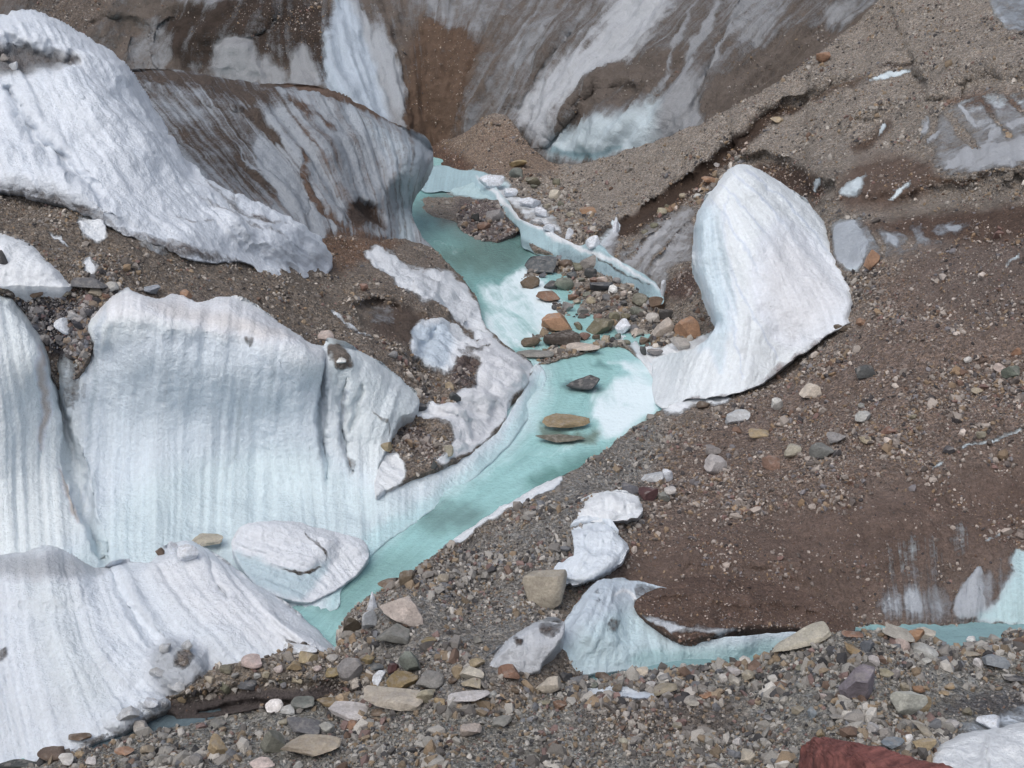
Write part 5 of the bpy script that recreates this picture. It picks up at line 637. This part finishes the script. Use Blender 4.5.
HERO = [ # x, y, w, h, colour, shape, tilt, label (or None: described from what lies around it)
 (544, 588, 43, 35, 'pale tan', 'block', 0, 'big tan angular boulder alone on grey gravel below the snow patches'), (402, 610, 45, 27, 'pinkish', 'boulder', -4, 'pinkish white rounded boulder on gravel beside the river mouth'), (351, 627, 20, 18, 'dark brown', 'stone', 0, 'dark brown wet stone in the turquoise water by the ice chunks'), (407, 578, 16, 14, 'brown', 'block', 0, None), (389, 583, 24, 12, 'brown', 'stone', 0, None),
 (369, 621, 18, 20, 'dirty white', 'chunk', 0, None), (372, 603, 12, 20, 'icy white', 'shard', 0, None), (393, 636, 32, 20, 'grey', 'slab', 25, None), (411, 664, 22, 24, 'green-grey', 'boulder', 20, None), (402, 681, 32, 17, 'yellow-brown', 'boulder', -5, None), (393, 698, 60, 20, 'pale tan', 'slab', -6, 'long pale tan slab in the row of rocks behind the foreground gravel'),
 (430, 681, 28, 18, 'grey', 'stone', 0, None), (472, 673, 24, 14, 'pale tan', 'stone', -8, None), (471, 684, 20, 10, 'tan', 'stone', 0, None), (458, 672, 12, 12, 'ochre', 'stone', 0, None), (477, 663, 16, 9, 'ochre', 'stone', 0, None), (509, 672, 22, 14, 'rust', 'stone', 0, None), (548, 684, 26, 16, 'pale tan', 'stone', 8, None), (566, 677, 13, 10, 'dark grey', 'stone', 0, None),
 (469, 697, 42, 12, 'pale grey', 'slab', 0, None), (393, 668, 12, 10, 'maroon', 'stone', 0, None), (375, 667, 18, 8, 'slate', 'stone', 0, None), (368, 659, 14, 9, 'yellow-brown', 'stone', 0, None), (424, 695, 22, 15, 'tan', 'stone', 0, None), (348, 712, 40, 18, 'pale grey', 'slab', -10, None), (354, 725, 16, 10, 'orange', 'stone', 0, None), (379, 677, 16, 12, 'icy white', 'chunk', 0, None),
 (471, 730, 22, 13, 'pinkish', 'stone', 0, None), (502, 721, 20, 10, 'grey', 'stone', 0, None), (443, 579, 12, 9, 'tan', 'stone', 0, None), (350, 670, 26, 20, 'grey', 'boulder', 0, None), (342, 701, 12, 12, 'ochre', 'stone', 0, None), (560, 705, 14, 8, 'rust', 'stone', 0, None), (544, 702, 14, 5, 'tan', 'stone', 0, None), (429, 640, 16, 8, 'yellow-brown', 'stone', 0, None), (478, 640, 10, 7, 'grey', 'stone', 0, None),
 (800, 640, 62, 17, 'pale tan', 'slab', 28, 'long pale slab lying along the crest of the gravel heap by the stream'), (897, 634, 34, 15, 'pale tan', 'slab', -18, None), (913, 636, 20, 17, 'orange', 'block', -20, 'orange-brown block in the rock cluster on the gravel crest by the stream'), (925, 635, 20, 13, 'pale tan', 'stone', -10, None), (901, 645, 18, 14, 'pinkish', 'cobble', 0, None), (925, 650, 28, 14, 'pale grey', 'stone', -15, None),
 (996, 660, 27, 16, 'blue-grey', 'boulder', 0, 'pale blue-grey oval boulder on the gravel at the right edge'), (978, 663, 10, 9, 'white', 'cobble', 0, None), (906, 704, 31, 31, 'speckled pale', 'boulder', -20, 'rounded pale speckled boulder on gravel above the red rock'), (857, 690, 38, 40, 'purple-grey', 'boulder', -10, 'flat purple-grey slab face in the gravel heap above the red rock'), (923, 704, 14, 15, 'ochre', 'stone', 0, None), (919, 690, 14, 9, 'orange', 'stone', 0, None),
 (924, 729, 30, 14, 'tan', 'slab', -42, None), (923, 746, 22, 16, 'ochre', 'stone', 0, None), (893, 743, 27, 12, 'blue-grey', 'slab', -8, None), (909, 739, 9, 9, 'white', 'cobble', 0, None), (951, 723, 18, 11, 'pale grey', 'stone', -8, None), (989, 722, 26, 14, 'icy white', 'chunk', -6, None), (868, 647, 14, 12, 'slate', 'stone', 0, None), (853, 650, 22, 11, 'yellow-brown', 'stone', -25, None), (853, 635, 22, 8, 'rust', 'stone', -8, None),
 (874, 661, 12, 10, 'pale grey', 'stone', 0, None), (895, 675, 10, 10, 'grey', 'stone', 0, None), (886, 673, 14, 9, 'tan', 'stone', 0, None), (872, 728, 15, 13, 'pale grey', 'stone', 0, None), (885, 732, 12, 9, 'grey', 'stone', 0, None), (971, 639, 10, 6, 'white', 'stone', 0, None), (986, 640, 14, 6, 'green-grey', 'stone', 0, None), (972, 653, 18, 6, 'tan', 'stone', 0, None), (1015, 678, 22, 9, 'dark grey', 'slab', 0, None),
 (821, 733, 10, 9, 'ochre', 'stone', 0, None), (812, 714, 10, 10, 'blue-grey', 'stone', 0, None), (775, 691, 12, 8, 'pale grey', 'stone', 0, None), (802, 667, 16, 6, 'olive', 'stone', 0, None), (967, 711, 10, 8, 'olive', 'stone', 0, None),
 (274, 706, 19, 11, 'white', 'stone', 0, 'small bluish white stone at the dark cut below the gravel shelf'), (332, 702, 31, 13, 'yellow-brown', 'boulder', -6, 'flat yellow-brown boulder at the right end of the dark cut'), (303, 703, 24, 12, 'green-grey', 'stone', 5, None), (273, 741, 24, 22, 'green-grey', 'boulder', -20, 'tilted green-grey boulder in the foreground gravel'), (303, 728, 36, 17, 'slate', 'slab', -8, 'dark slate slab lying behind the long tan foreground slab'), (326, 727, 16, 13, 'pale grey', 'stone', 0, None),
 (311, 745, 58, 19, 'tan', 'slab', -6, 'long tan slab on the foreground gravel beside the green-grey boulder'), (217, 748, 21, 19, 'ochre', 'boulder', 0, 'yellow ochre boulder in the foreground gravel'), (124, 751, 20, 10, 'orange', 'stone', 0, None), (252, 662, 22, 13, 'pinkish', 'stone', 0, None), (247, 685, 20, 12, 'slate', 'stone', 0, None), (294, 666, 16, 10, 'ochre', 'stone', 0, None), (308, 657, 20, 11, 'ochre', 'stone', 0, None), (300, 648, 36, 10, 'dirty white', 'slab', 4, None),
 (334, 674, 18, 10, 'yellow-brown', 'stone', 0, None), (217, 724, 16, 10, 'grey', 'stone', 0, None), (141, 728, 14, 12, 'pale grey', 'cobble', 0, None), (262, 763, 26, 11, 'pinkish', 'stone', 0, None), (182, 698, 10, 8, 'ochre', 'stone', 0, None), (209, 679, 10, 7, 'tan', 'stone', 0, None), (288, 710, 14, 9, 'pale grey', 'stone', 0, None), (53, 754, 28, 15, 'brown', 'stone', -6, None), (66, 760, 15, 11, 'white', 'stone', 0, None), (18, 764, 40, 8, 'dark grey', 'slab', 0, None),
 (80, 737, 24, 8, 'brown', 'stone', 0, None), (206, 539, 36, 13, 'pale tan', 'boulder', 6, 'flat brown-tan rock lying on the crest of the grooved ice mound'), (160, 552, 9, 7, 'brown', 'stone', 0, None), (173, 549, 14, 14, 'icy white', 'chunk', 0, None), (188, 554, 22, 16, 'icy white', 'chunk', 0, None),
 (823, 58, 15, 10, 'orange', 'stone', 0, 'orange rock alone on the upper gravel slope below the cliff'), (872, 260, 17, 19, 'orange', 'boulder', 10, 'orange-tan boulder right beside the tall white ice fin'), (777, 120, 14, 6, 'ochre', 'stone', 0, None), (710, 181, 18, 9, 'orange', 'stone', 0, None), (842, 326, 18, 8, 'brown', 'slab', 12, None), (861, 322, 10, 8, 'orange', 'stone', 0, None), (865, 371, 20, 11, 'dark grey', 'slab', 10, None), (863, 417, 16, 12, 'pale grey', 'stone', 20, None),
 (810, 391, 22, 14, 'pale tan', 'stone', 8, None), (777, 405, 12, 13, 'pale grey', 'stone', 20, None), (737, 416, 26, 13, 'dirty white', 'chunk', 20, None), (759, 433, 22, 8, 'ochre', 'slab', 0, None), (792, 451, 18, 12, 'pale tan', 'boulder', 0, 'pale cream boulder on the brown slope left of the grey one'), (821, 450, 24, 16, 'grey', 'boulder', 0, 'round grey boulder, largest of the group on the brown slope'), (836, 438, 18, 11, 'grey', 'stone', 0, None), (837, 453, 10, 8, 'dark grey', 'stone', 0, None),
 (771, 463, 18, 13, 'rust', 'boulder', 0, 'rust-red boulder on the brown slope below the pale boulders'), (715, 465, 24, 18, 'pale grey', 'boulder', 0, 'pale grey-tan boulder on the gravel right of the snow patches'), (865, 440, 12, 8, 'tan', 'stone', -10, None), (889, 431, 14, 8, 'rust', 'stone', 0, None), (949, 450, 12, 7, 'dark grey', 'stone', 0, None), (1012, 373, 18, 13, 'green-grey', 'boulder', 15, 'dark green-grey boulder on the brown slope at the right edge'), (1016, 352, 10, 9, 'orange', 'stone', 0, None),
 (1000, 368, 12, 8, 'pinkish', 'stone', 0, None), (977, 391, 12, 6, 'tan', 'stone', 0, None), (981, 435, 10, 8, 'tan', 'stone', 0, None), (703, 405, 14, 8, 'brown', 'stone', 0, None), (713, 451, 16, 10, 'grey', 'stone', 0, None), (667, 476, 12, 12, 'icy white', 'chunk', 0, None), (670, 491, 12, 7, 'pale grey', 'stone', 0, None), (652, 477, 24, 10, 'dirty white', 'chunk', 16, None), (648, 494, 20, 12, 'maroon', 'stone', 0, 'dark red stone beside the upper snow patch'), (664, 497, 12, 9, 'grey', 'stone', 0, None), (630, 488, 16, 8, 'slate', 'slab', 0, None),
 (583, 384, 35, 14, 'dark grey', 'boulder', 3, 'dark flat rock in the turquoise river, farthest of the midstream rocks'), (566, 421, 48, 14, 'yellow-brown', 'boulder', -2, 'olive-brown flat rock in the middle of the turquoise river'), (560, 438, 50, 9, 'olive', 'boulder', -3, 'half drowned brown rock, nearest of the midstream rocks'),
 (541, 264, 32, 13, 'slate', 'slab', -3, None), (530, 282, 20, 12, 'brown', 'stone', 0, None), (562, 337, 38, 13, 'dark brown', 'slab', -4, None), (557, 322, 32, 17, 'orange', 'boulder', -6, 'orange and olive boulder on the stone bar at the river bend'), (583, 347, 34, 9, 'pinkish', 'slab', 6, None), (535, 353, 38, 8, 'grey', 'slab', 0, None), (600, 326, 30, 15, 'olive', 'boulder', 18, None), (602, 287, 24, 9, 'dark grey', 'slab', 6, None), (613, 290, 9, 9, 'white', 'cobble', 0, None),
 (687, 329, 26, 20, 'orange', 'boulder', 10, 'orange-brown boulder at the foot of the tall ice fin'), (662, 329, 26, 15, 'pinkish', 'boulder', 20, None), (666, 315, 14, 11, 'dark grey', 'stone', 0, None), (643, 351, 7, 9, 'dark grey', 'stone', 0, None), (655, 352, 16, 8, 'grey', 'stone', 0, None), (623, 327, 18, 14, 'icy white', 'chunk', 0, None), (548, 296, 24, 10, 'rust', 'stone', -8, None), (566, 264, 16, 10, 'brown', 'stone', 0, None), (590, 263, 18, 9, 'grey', 'slab', 24, None),
 (516, 173, 14, 10, 'green-grey', 'stone', 0, None), (533, 181, 16, 9, 'olive', 'stone', 0, None), (588, 211, 18, 7, 'orange', 'slab', 0, 'orange flat stone on the gravel above the undercut ice ledge'), (555, 195, 12, 9, 'pale tan', 'stone', 0, None), (518, 163, 18, 7, 'yellow-brown', 'stone', 0, None), (475, 218, 8, 8, 'dark grey', 'block', 0, None), (495, 215, 20, 10, 'grey', 'slab', 10, None), (484, 226, 14, 7, 'rust', 'stone', 0, None),
 (491, 181, 26, 12, 'icy white', 'chunk', 0, None), (511, 193, 14, 9, 'icy white', 'chunk', 0, None), (530, 203, 22, 9, 'icy white', 'chunk', 0, None), (541, 213, 14, 10, 'icy white', 'chunk', 0, None), (536, 222, 14, 7, 'dirty white', 'chunk', 0, None), (549, 228, 12, 8, 'icy white', 'chunk', 0, None), (616, 226, 10, 16, 'icy white', 'shard', 0, None), (593, 243, 14, 12, 'icy white', 'chunk', 20, None), (569, 234, 9, 11, 'icy white', 'chunk', 0, None), (663, 290, 8, 18, 'icy white', 'shard', 180, None),
 (111, 287, 15, 10, 'pale grey', 'cobble', 0, None), (90, 283, 34, 11, 'slate', 'slab', -6, None), (95, 292, 14, 8, 'tan', 'stone', 0, None), (74, 315, 14, 9, 'pale grey', 'cobble', 0, None), (37, 293, 14, 8, 'brown', 'stone', 0, None), (65, 294, 12, 7, 'tan', 'stone', 0, None), (153, 290, 18, 10, 'blue-grey', 'stone', 0, None), (186, 294, 12, 8, 'orange', 'stone', 0, None), (105, 297, 10, 8, 'rust', 'stone', 0, None), (63, 324, 24, 14, 'icy white', 'shard', -30, None), (2, 258, 9, 14, 'dark grey', 'stone', 0, None),
 (326, 336, 16, 10, 'pinkish', 'cobble', 0, None), (341, 361, 10, 6, 'white', 'stone', 0, None), (364, 288, 9, 8, 'rust', 'stone', 0, None), (450, 386, 10, 8, 'ochre', 'stone', 0, None), (455, 397, 12, 10, 'dark grey', 'stone', 0, None), (420, 407, 14, 8, 'dark grey', 'stone', 0, None), (386, 446, 12, 8, 'ochre', 'stone', 0, None), (449, 451, 10, 11, 'tan', 'stone', 0, None), (393, 355, 10, 7, 'grey', 'stone', 0, None), (434, 466, 7, 9, 'dark grey', 'stone', 0, None),
 (165, 648, 12, 9, 'dirty white', 'chunk', 0, None), (188, 645, 15, 11, 'dirty white', 'chunk', 0, None), (158, 672, 17, 11, 'dirty white', 'chunk', 0, None), (176, 686, 18, 11, 'dirty white', 'chunk', 0, None), (128, 713, 24, 14, 'dirty white', 'chunk', 0, None), (151, 702, 16, 10, 'icy white', 'chunk', 0, None), 
 (5, 58, 10, 8, 'grey', 'stone', 0, None), (14, 66, 10, 8, 'dirty white', 'chunk', 0, None),
]
for (x, y, w_, h_, c_, s_, tl, lb) in HERO: put_rock(x, y, w_, h_, c_, s_, tl, lb)
# the big dark red rock in the foreground: a long split beam of rock with a broken end face
def red_rock():
    # cross sections along its length (left end to right end), in pixels of height
    spine = [(804, 768, 30), (820, 770, 46), (850, 777, 50), (890, 787, 50), (930, 798, 48), (975, 812, 46), (1010, 826, 30)]
    rings = []; nseg = 28; r = np.random.default_rng(5)
    for k, (x, y, hp) in enumerate(catmull(np.array(spine, float), False, 10)):
        base = CAM + rays(x, y)*20.55*(1-.0035*k); hr = hp*20/F*.62; ring = []
        for j in range(nseg):
            a = 2*math.pi*j/nseg; ca, sa = math.cos(a), math.sin(a)
            rad = hr*.92/((abs(math.cos(a+.3))**7+abs(math.sin(a+.3))**7)**(1/7))*(1+.02*math.sin(7*a))
            ring.append(base + np.array([.10*rad*sa, rad*ca*1.05, rad*sa*.95]) + np.array([.02, .03, .03])*r.normal(size=3)*.12)
        rings.append(ring)
    R_ = np.array(rings); n = len(R_); V = R_.reshape(-1, 3); 
    d = fbm(V*np.array([.6, 5, 5]), 4); V = V + np.array([0, .3, 1])*(.05*d)[:, None] + np.array([1, 0, 0])*(.03*fbm(V*4, 3))[:, None]
    f = [[i*nseg+j, i*nseg+(j+1) % nseg, (i+1)*nseg+(j+1) % nseg, (i+1)*nseg+j] for i in range(n-1) for j in range(nseg)]
    me_f = f + [list(range(nseg))[::-1]] + [list(range((n-1)*nseg, n*nseg))]
    me = bpy.data.meshes.new('red_rock'); me.from_pydata(V.tolist(), [], me_f); me.update()
    s = NT('red_rock_stone'); pos = s.n('ShaderNodeNewGeometry').outputs['Position']
    n1 = s.noise(s.vmul(pos, (.7, 5, 5)), 1, 6, .6); n2 = s.noise(pos, 14, 5, .7)
    c = s.mix(s.rng(n1, .35, .65, 0, 1), (*col(84, 48, 46), 1), (*col(140, 90, 84), 1)); c = s.mix(s.rng(n2, .6, .72, 0, .5), c, (*col(150, 112, 96), 1))
    s.l(c, s.b.inputs['Base Color']); s.b.inputs['Roughness'].default_value = .75
    s.l(s.bump(s.math('ADD', n1, s.math('MULTIPLY', n2, .3)), .6, .05), s.b.inputs['Normal'])
    me.materials.append(s.m); o = bpy.data.objects.new('boulder', me); C.objects.link(o); return o
ro = red_rock(); ROCKS.append(dict(o=ro, x=875, y=758, w=140, h=60, c='maroon', s='rock', label='big dark red layered rock at the bottom edge beside the snow bank', ice=False, group=None))
# ------------------------------------------------------------------ mid-sized stones between the named ones
ZONES = [ # polygon, count, width range px, colours
 ([(528, 262), (600, 268), (660, 305), (690, 345), (640, 345), (590, 345), (520, 355), (555, 310)], 42, (8, 20), ['grey', 'brown', 'tan', 'pale grey', 'olive', 'rust', 'dark grey', 'pinkish', 'green-grey', 'slate']),
 ([(495, 175), (560, 180), (600, 215), (590, 240), (545, 222), (510, 195)], 8, (7, 13), ['grey', 'tan', 'pale grey', 'olive', 'brown']),
 ([(660, 205), (700, 175), (745, 140), (740, 165), (700, 200), (640, 235)], 8, (7, 14), ['grey', 'pale grey', 'tan', 'olive']),
 ([(345, 650), (450, 665), (600, 676), (620, 700), (500, 700), (340, 730)], 10, (9, 18), ['grey', 'tan', 'pale grey', 'ochre', 'brown', 'pinkish', 'green-grey']),
 ([(590, 676), (760, 664), (760, 690), (700, 700), (600, 690)], 14, (10, 24), ['tan', 'pale tan', 'grey', 'brown', 'dark grey', 'pale grey', 'orange']),
 ([(200, 672), (345, 655), (350, 675), (220, 694)], 12, (8, 15), ['ochre', 'grey', 'tan', 'pale grey', 'olive', 'pinkish']),
 ([(60, 758), (200, 725), (350, 708), (350, 765), (60, 768)], 8, (9, 16), ['grey', 'tan', 'pale grey', 'ochre', 'slate', 'brown', 'white']),
 ([(780, 650), (1020, 640), (1020, 690), (900, 715), (780, 720)], 8, (9, 16), ['grey', 'pale grey', 'tan', 'slate', 'ochre', 'pinkish', 'white']),
 ([(620, 700), (770, 690), (800, 760), (620, 765)], 8, (9, 18), ['pale tan', 'grey', 'pale grey', 'tan', 'slate']),
 ([(700, 400), (900, 380), (1010, 330), (1010, 440), (860, 470), (720, 480)], 6, (7, 12), ['grey', 'pale grey', 'tan', 'rust', 'brown'])]
zr = random.Random(3)
for (poly, n, (wa, wb), cs) in ZONES:
    pg = np.array(poly, float); k = 0; tries = 0
    while k < n and tries < n*30:
        tries += 1
        x, y = zr.uniform(pg[:, 0].min(), pg[:, 0].max()), zr.uniform(pg[:, 1].min(), pg[:, 1].max())
        if not inside(np.array([[x, y]]), pg)[0]: continue
        w_ = wa + (wb-wa)*zr.random()**2.2
        if any(abs(r_['x']-x) < (r_['w']+w_)*.42 and abs(r_['y']-y) < (r_['h']+w_*.6)*.42 for r_ in ROCKS): continue
        put_rock(x, y, w_, w_*zr.uniform(.5, .8), zr.choice(cs), zr.choice(['stone', 'stone', 'slab', 'cobble']), zr.uniform(-15, 15)); k += 1
# labels: colour, shape and size, then what it lies next to
LM = [(544, 588, 'the big tan angular boulder'), (402, 610, 'the pinkish boulder at the river mouth'), (393, 698, 'the long pale tan slab'), (800, 638, 'the long pale crest slab'), (912, 634, 'the orange-brown block'), (996, 660, 'the blue-grey oval boulder'), (906, 704, 'the pale speckled boulder'), (857, 690, 'the purple-grey slab'),
      (865, 756, 'the dark red rock'), (332, 702, 'the flat yellow-brown boulder'), (273, 741, 'the tilted green-grey boulder'), (311, 745, 'the long tan foreground slab'), (217, 748, 'the ochre boulder'), (208, 539, 'the flat rock on the ice mound'), (823, 58, 'the orange rock on the upper slope'), (872, 260, 'the orange-tan boulder'),
      (821, 450, 'the round grey boulder'), (771, 463, 'the rust-red boulder'), (715, 465, 'the pale grey-tan boulder'), (1012, 373, 'the dark green-grey boulder'), (583, 383, 'the farthest midstream rock'), (557, 322, 'the orange and olive boulder'), (687, 329, 'the boulder at the fin'), (588, 211, 'the orange flat stone'),
      (648, 494, 'the dark red stone'), (590, 555, 'the larger snow patch'), (610, 506, 'the upper snow patch'), (518, 648, 'the dirty ice lump'), (690, 630, 'the hanging dirt crust'), (980, 745, 'the snow bank'), (760, 300, 'the tall ice fin'), (600, 262, 'the undercut ice ledge'), (35, 265, 'the small snow drift'), (274, 706, 'the bluish white stone'), (630, 660, 'the smooth melting ice'),
      (180, 670, 'the dirt hole in the ice mound'), (300, 562, 'the overhanging ice block'), (200, 320, 'the tall ice wall crest'), (420, 440, 'the gravel pocket by the wall'), (495, 385, 'the icy left bank'), (395, 315, 'the dark hollow on the left bank'), (470, 225, 'the gravel slab in the far river'), (600, 692, 'the thin foreground snow strip'), (60, 752, 'the foot of the ice mound'), (10, 60, 'the dent in the snow hill'), (755, 645, 'the small stream')]
def rel(r, l):
    dx, dy = l[0]-r['x'], l[1]-r['y']; d = math.hypot(dx, dy*1.3)
    side = ('left of ' if dx > 0 else 'right of ') if abs(dx) > 1.5*abs(dy) else ('above ' if dy > 0 else 'below ') if abs(dy) > 1.5*abs(dx) else (('above left of ' if dy > 0 else 'below left of ') if dx > 0 else ('above right of ' if dy > 0 else 'below right of '))
    return d, ('just ' if d < 34 else '')+side+l[2]
usedl = set()
def size_word(w): return 'big' if w >= 34 else 'fist-sized-looking' if 0 else ('medium' if w >= 18 else 'small' if w >= 10 else 'tiny')
for r in ROCKS:
    if r['label']: usedl.add(r['label'])
for r in ROCKS:
    if r['label']: continue
    rs = sorted((rel(r, l) for l in LM), key=lambda q: q[0]); rs = [q for q in rs if q[0] > 6]
    head = f"{size_word(r['w'])} {r['c']} {r['s']} "
    near_r = sorted((q for q in ROCKS if q is not r), key=lambda q: math.hypot(q['x']-r['x'], q['y']-r['y']))[0]
    art = 'an' if near_r['c'][0] in 'aeiou' else 'a'
    nb = f"beside {art} {near_r['c']} {near_r['s']}, "
    cands = [head+rs[0][1], head+nb+rs[0][1], head+rs[1][1], head+rs[0][1]+' and '+rs[1][1], ('flat ' if r['h'] < .55*r['w'] else 'chunky ')+head+rs[0][1], ('flat ' if r['h'] < .55*r['w'] else 'chunky ')+head+nb+rs[0][1], head+rs[2][1], head+nb+rs[1][1], head+nb+rs[2][1], head+'in sight of '+rs[3][1]]
    for c in cands:
        if c not in usedl and len(c.split()) <= 16: break
    usedl.add(c); r['label'] = c
for r in ROCKS:
    r['o']['label'] = r['label']; r['o']['category'] = 'ice chunk' if r['ice'] else ('boulder' if r['o'].name.startswith('boulder') else 'rock' if r['o'].name.startswith('rock') else 'stone')
    r['o']['kind'] = 'thing'; r['o']['group'] = 'chunks of ice and snow lying about' if r['ice'] else 'rocks and stones lying on the glacier debris'
print('rocks', len(ROCKS), 'unique labels', len(set(q['label'] for q in ROCKS)))
# ------------------------------------------------------------------ gravel nobody could count
GP = [((128, 124, 120), 5), ((150, 147, 142), 5), ((168, 164, 158), 2.6), ((186, 182, 176), .5), ((98, 94, 92), 4), ((70, 70, 74), 2.2), ((140, 122, 98), 3), ((142, 120, 92), 1.1), ((116, 92, 78), 1.2), ((112, 116, 124), 1.6), ((128, 102, 98), 1.2)]
GPc = np.array([col(*c) for c, _ in GP]); GPw = np.array([w for _, w in GP]); GPw /= GPw.sum()
TPL = [rock_verts(1, 900+k, 4, .14, .2) for k in range(30)]; IF = ICO[1][1]
def gravel(S, n, label, rmed, rsig=.45, zone=None):
    f = S['front']; c = f[:, 0]; px = S['px'][c]
    ok = (px[:, 0] > -60) & (px[:, 0] < 1090) & (px[:, 1] > -60) & (px[:, 1] < 830)
    M = S['M'][c]; G = S['G'][c]; V0 = S['V'][c]
    dens = sstep((fbm(V0*.45+7, 4)+.45)/.9)*.9 + .12
    wgt = np.where(ok, sstep((M-.55)/.3)*(.10+G)*dens , 0); wgt[V0[:, 2] < -.02] = 0
    if zone:
        zk = np.zeros(len(px), bool)
        for zz in zone: zk |= inside(px, catmull(zz, True, 3))
        wgt = np.where(zk & (V0[:, 2] > -.05), sstep((M-.4)/.3)+.001, 0)
    pick = RNG.choice(len(f), n, p=wgt/wgt.sum()); u = RNG.random((n, 2))
    A, B, D_ = S['V'][f[pick, 0]], S['V'][f[pick, 1]], S['V'][f[pick, 3]]
    P = A + (B-A)*u[:, :1] + (D_-A)*u[:, 1:]
    dep = (P-CAM)@np.array([0, cp, -sp]); clump = sstep((fbm(P*.9+3, 3)+.3)/.8); r = rmed*(.62+.8*clump)*np.exp(rsig*RNG.normal(size=n)); r = r*(.6+.45*S['G'][f[pick, 0]]); r = np.clip(r, .6*dep/F, .19)
    q = RNG.normal(size=(n, 4)); q /= np.linalg.norm(q, axis=1)[:, None]; w_, x, y, z = q.T
    Rm = np.stack([1-2*(y*y+z*z), 2*(x*y-z*w_), 2*(x*z+y*w_), 2*(x*y+z*w_), 1-2*(x*x+z*z), 2*(y*z-x*w_), 2*(x*z-y*w_), 2*(y*z+x*w_), 1-2*(x*x+y*y)], 1).reshape(n, 3, 3)
    T = np.array(TPL)[RNG.integers(0, len(TPL), n)]; sc_ = np.stack([r, r*RNG.uniform(.6, 1, n), r*RNG.uniform(.35, .8, n)], 1)
    W = np.einsum('nij,nkj->nki', Rm, T*sc_[:, None]) + (P + S['N'][f[pick, 0]]*r[:, None]*.25)[:, None]
    Fa = (IF[None] + (np.arange(n)*12)[:, None, None]).reshape(-1, 3)
    cc = GPc[RNG.choice(len(GPc), n, p=GPw)]; loc = S['DC'][f[pick, 0]]; lum = cc.mean(1, keepdims=True)
    mixk = .35; tint = loc/loc.mean(1, keepdims=True)*lum; cc = (cc*(1-mixk)+tint*mixk)*RNG.uniform(.82, 1.2, (n, 1))
    o = make_mesh('gravel', W.reshape(-1, 3), Fa, MAT_L, smooth=False)
    add_attr(o, 'IC', np.repeat(cc, 12, 0)); tag(o, label, 'gravel', None, 'stuff')
byname = {S['o'].name: S for S in SHEETS}
gravel(byname['moraine'], 36000, 'loose grey gravel covering the foreground moraine', .031, .55)
gravel(byname['slope'], 56000, 'loose gravel and pebbles scattered over the debris slope right of the river', .032, .5)
gravel(byname['hillside'], 12000, 'loose gravel on the slope between the snow hill and the ice wall', .03, .5)
gravel(byname['dirt_crust'], 900, 'pebbles stuck in the hanging dirt crust', .022, .4)
gravel(byname['gravel_shelf'], 1500, 'gravel on the narrow shelf below the ice mound', .035, .45)
gravel(byname['cliff'], 3500, 'grit caught on the dirty ice cliff', .05, .4)
gravel(byname['slope'], 2600, 'heaped broken rubble on the stone bar and along the far river bank', .075, .45, [[(524, 262), (560, 256), (610, 278), (662, 306), (695, 348), (640, 352), (590, 346), (515, 362), (550, 315)], [(500, 178), (560, 182), (600, 218), (590, 244), (545, 222), (505, 198)], [(650, 215), (700, 178), (745, 142), (742, 166), (700, 202)], [(455, 215), (465, 200), (500, 205), (528, 225), (526, 242), (470, 238)]])
gravel(byname['moraine'], 2600, 'broken rubble along the crest of the foreground moraine', .06, .4, [[(345, 655), (450, 664), (580, 682), (700, 666), (770, 656), (828, 632), (930, 642), (1030, 630), (1030, 668), (900, 672), (760, 700), (560, 712), (340, 730)]])
gravel(byname['hillside'], 1300, 'coarse rubble on the gravel pocket and ledges of the left bank', .05, .45, [[(385, 455), (395, 425), (415, 418), (448, 438), (442, 458), (405, 470)], [(10, 290), (80, 290), (95, 310), (85, 350), (55, 350)], [(380, 344), (400, 372), (425, 392), (455, 404), (440, 390), (410, 360)]])
EXPOSURE = 0.1
# ------------------------------------------------------------------ light and camera
w = bpy.data.worlds.new('World'); bpy.context.scene.world = w; w.use_nodes = True
nt = w.node_tree; nt.nodes.clear(); o_ = nt.nodes.new('ShaderNodeOutputWorld'); bg = nt.nodes.new('ShaderNodeBackground'); sk = nt.nodes.new('ShaderNodeTexSky')
SUN_EL, SUN_AZ = math.radians(58), math.radians(-150)
sk.sky_type = 'NISHITA'; sk.sun_disc = False; sk.sun_elevation = SUN_EL; sk.sun_rotation = SUN_AZ; sk.dust_density = 4.0; sk.air_density = 1.0; sk.ozone_density = 1.0
bg.inputs['Strength'].default_value = .14; hs = nt.nodes.new('ShaderNodeHueSaturation'); hs.inputs['Saturation'].default_value = .65; nt.links.new(sk.outputs[0], hs.inputs['Color']); nt.links.new(hs.outputs[0], bg.inputs[0]); nt.links.new(bg.outputs[0], o_.inputs[0])
sd = bpy.data.lights.new('sun', 'SUN'); sd.energy = 1.0; sd.angle = math.radians(60); sd.color = (1.0, .965, .92)
so = bpy.data.objects.new('sun', sd); C.objects.link(so)
sdir = Vector((math.sin(SUN_AZ)*math.cos(SUN_EL), math.cos(SUN_AZ)*math.cos(SUN_EL), math.sin(SUN_EL)))
so.rotation_euler = sdir.to_track_quat('Z', 'Y').to_euler(); so.location = (0, 0, 60)
cd = bpy.data.cameras.new('camera'); cd.sensor_width = 36; cd.lens = 36*F/1024; cd.clip_end = 2000; cd.clip_start = .1
co = bpy.data.objects.new('camera', cd); C.objects.link(co); co.location = CAM; co.rotation_euler = (math.pi/2-PITCH, 0, 0)
sc = bpy.context.scene; sc.camera = co
sc.view_settings.view_transform = 'Standard'; sc.view_settings.look = 'None'; sc.view_settings.exposure = EXPOSURE; sc.view_settings.gamma = 1.0
sc.render.engine = 'CYCLES'
sc.cycles.max_bounces = 6; sc.cycles.diffuse_bounces = 3
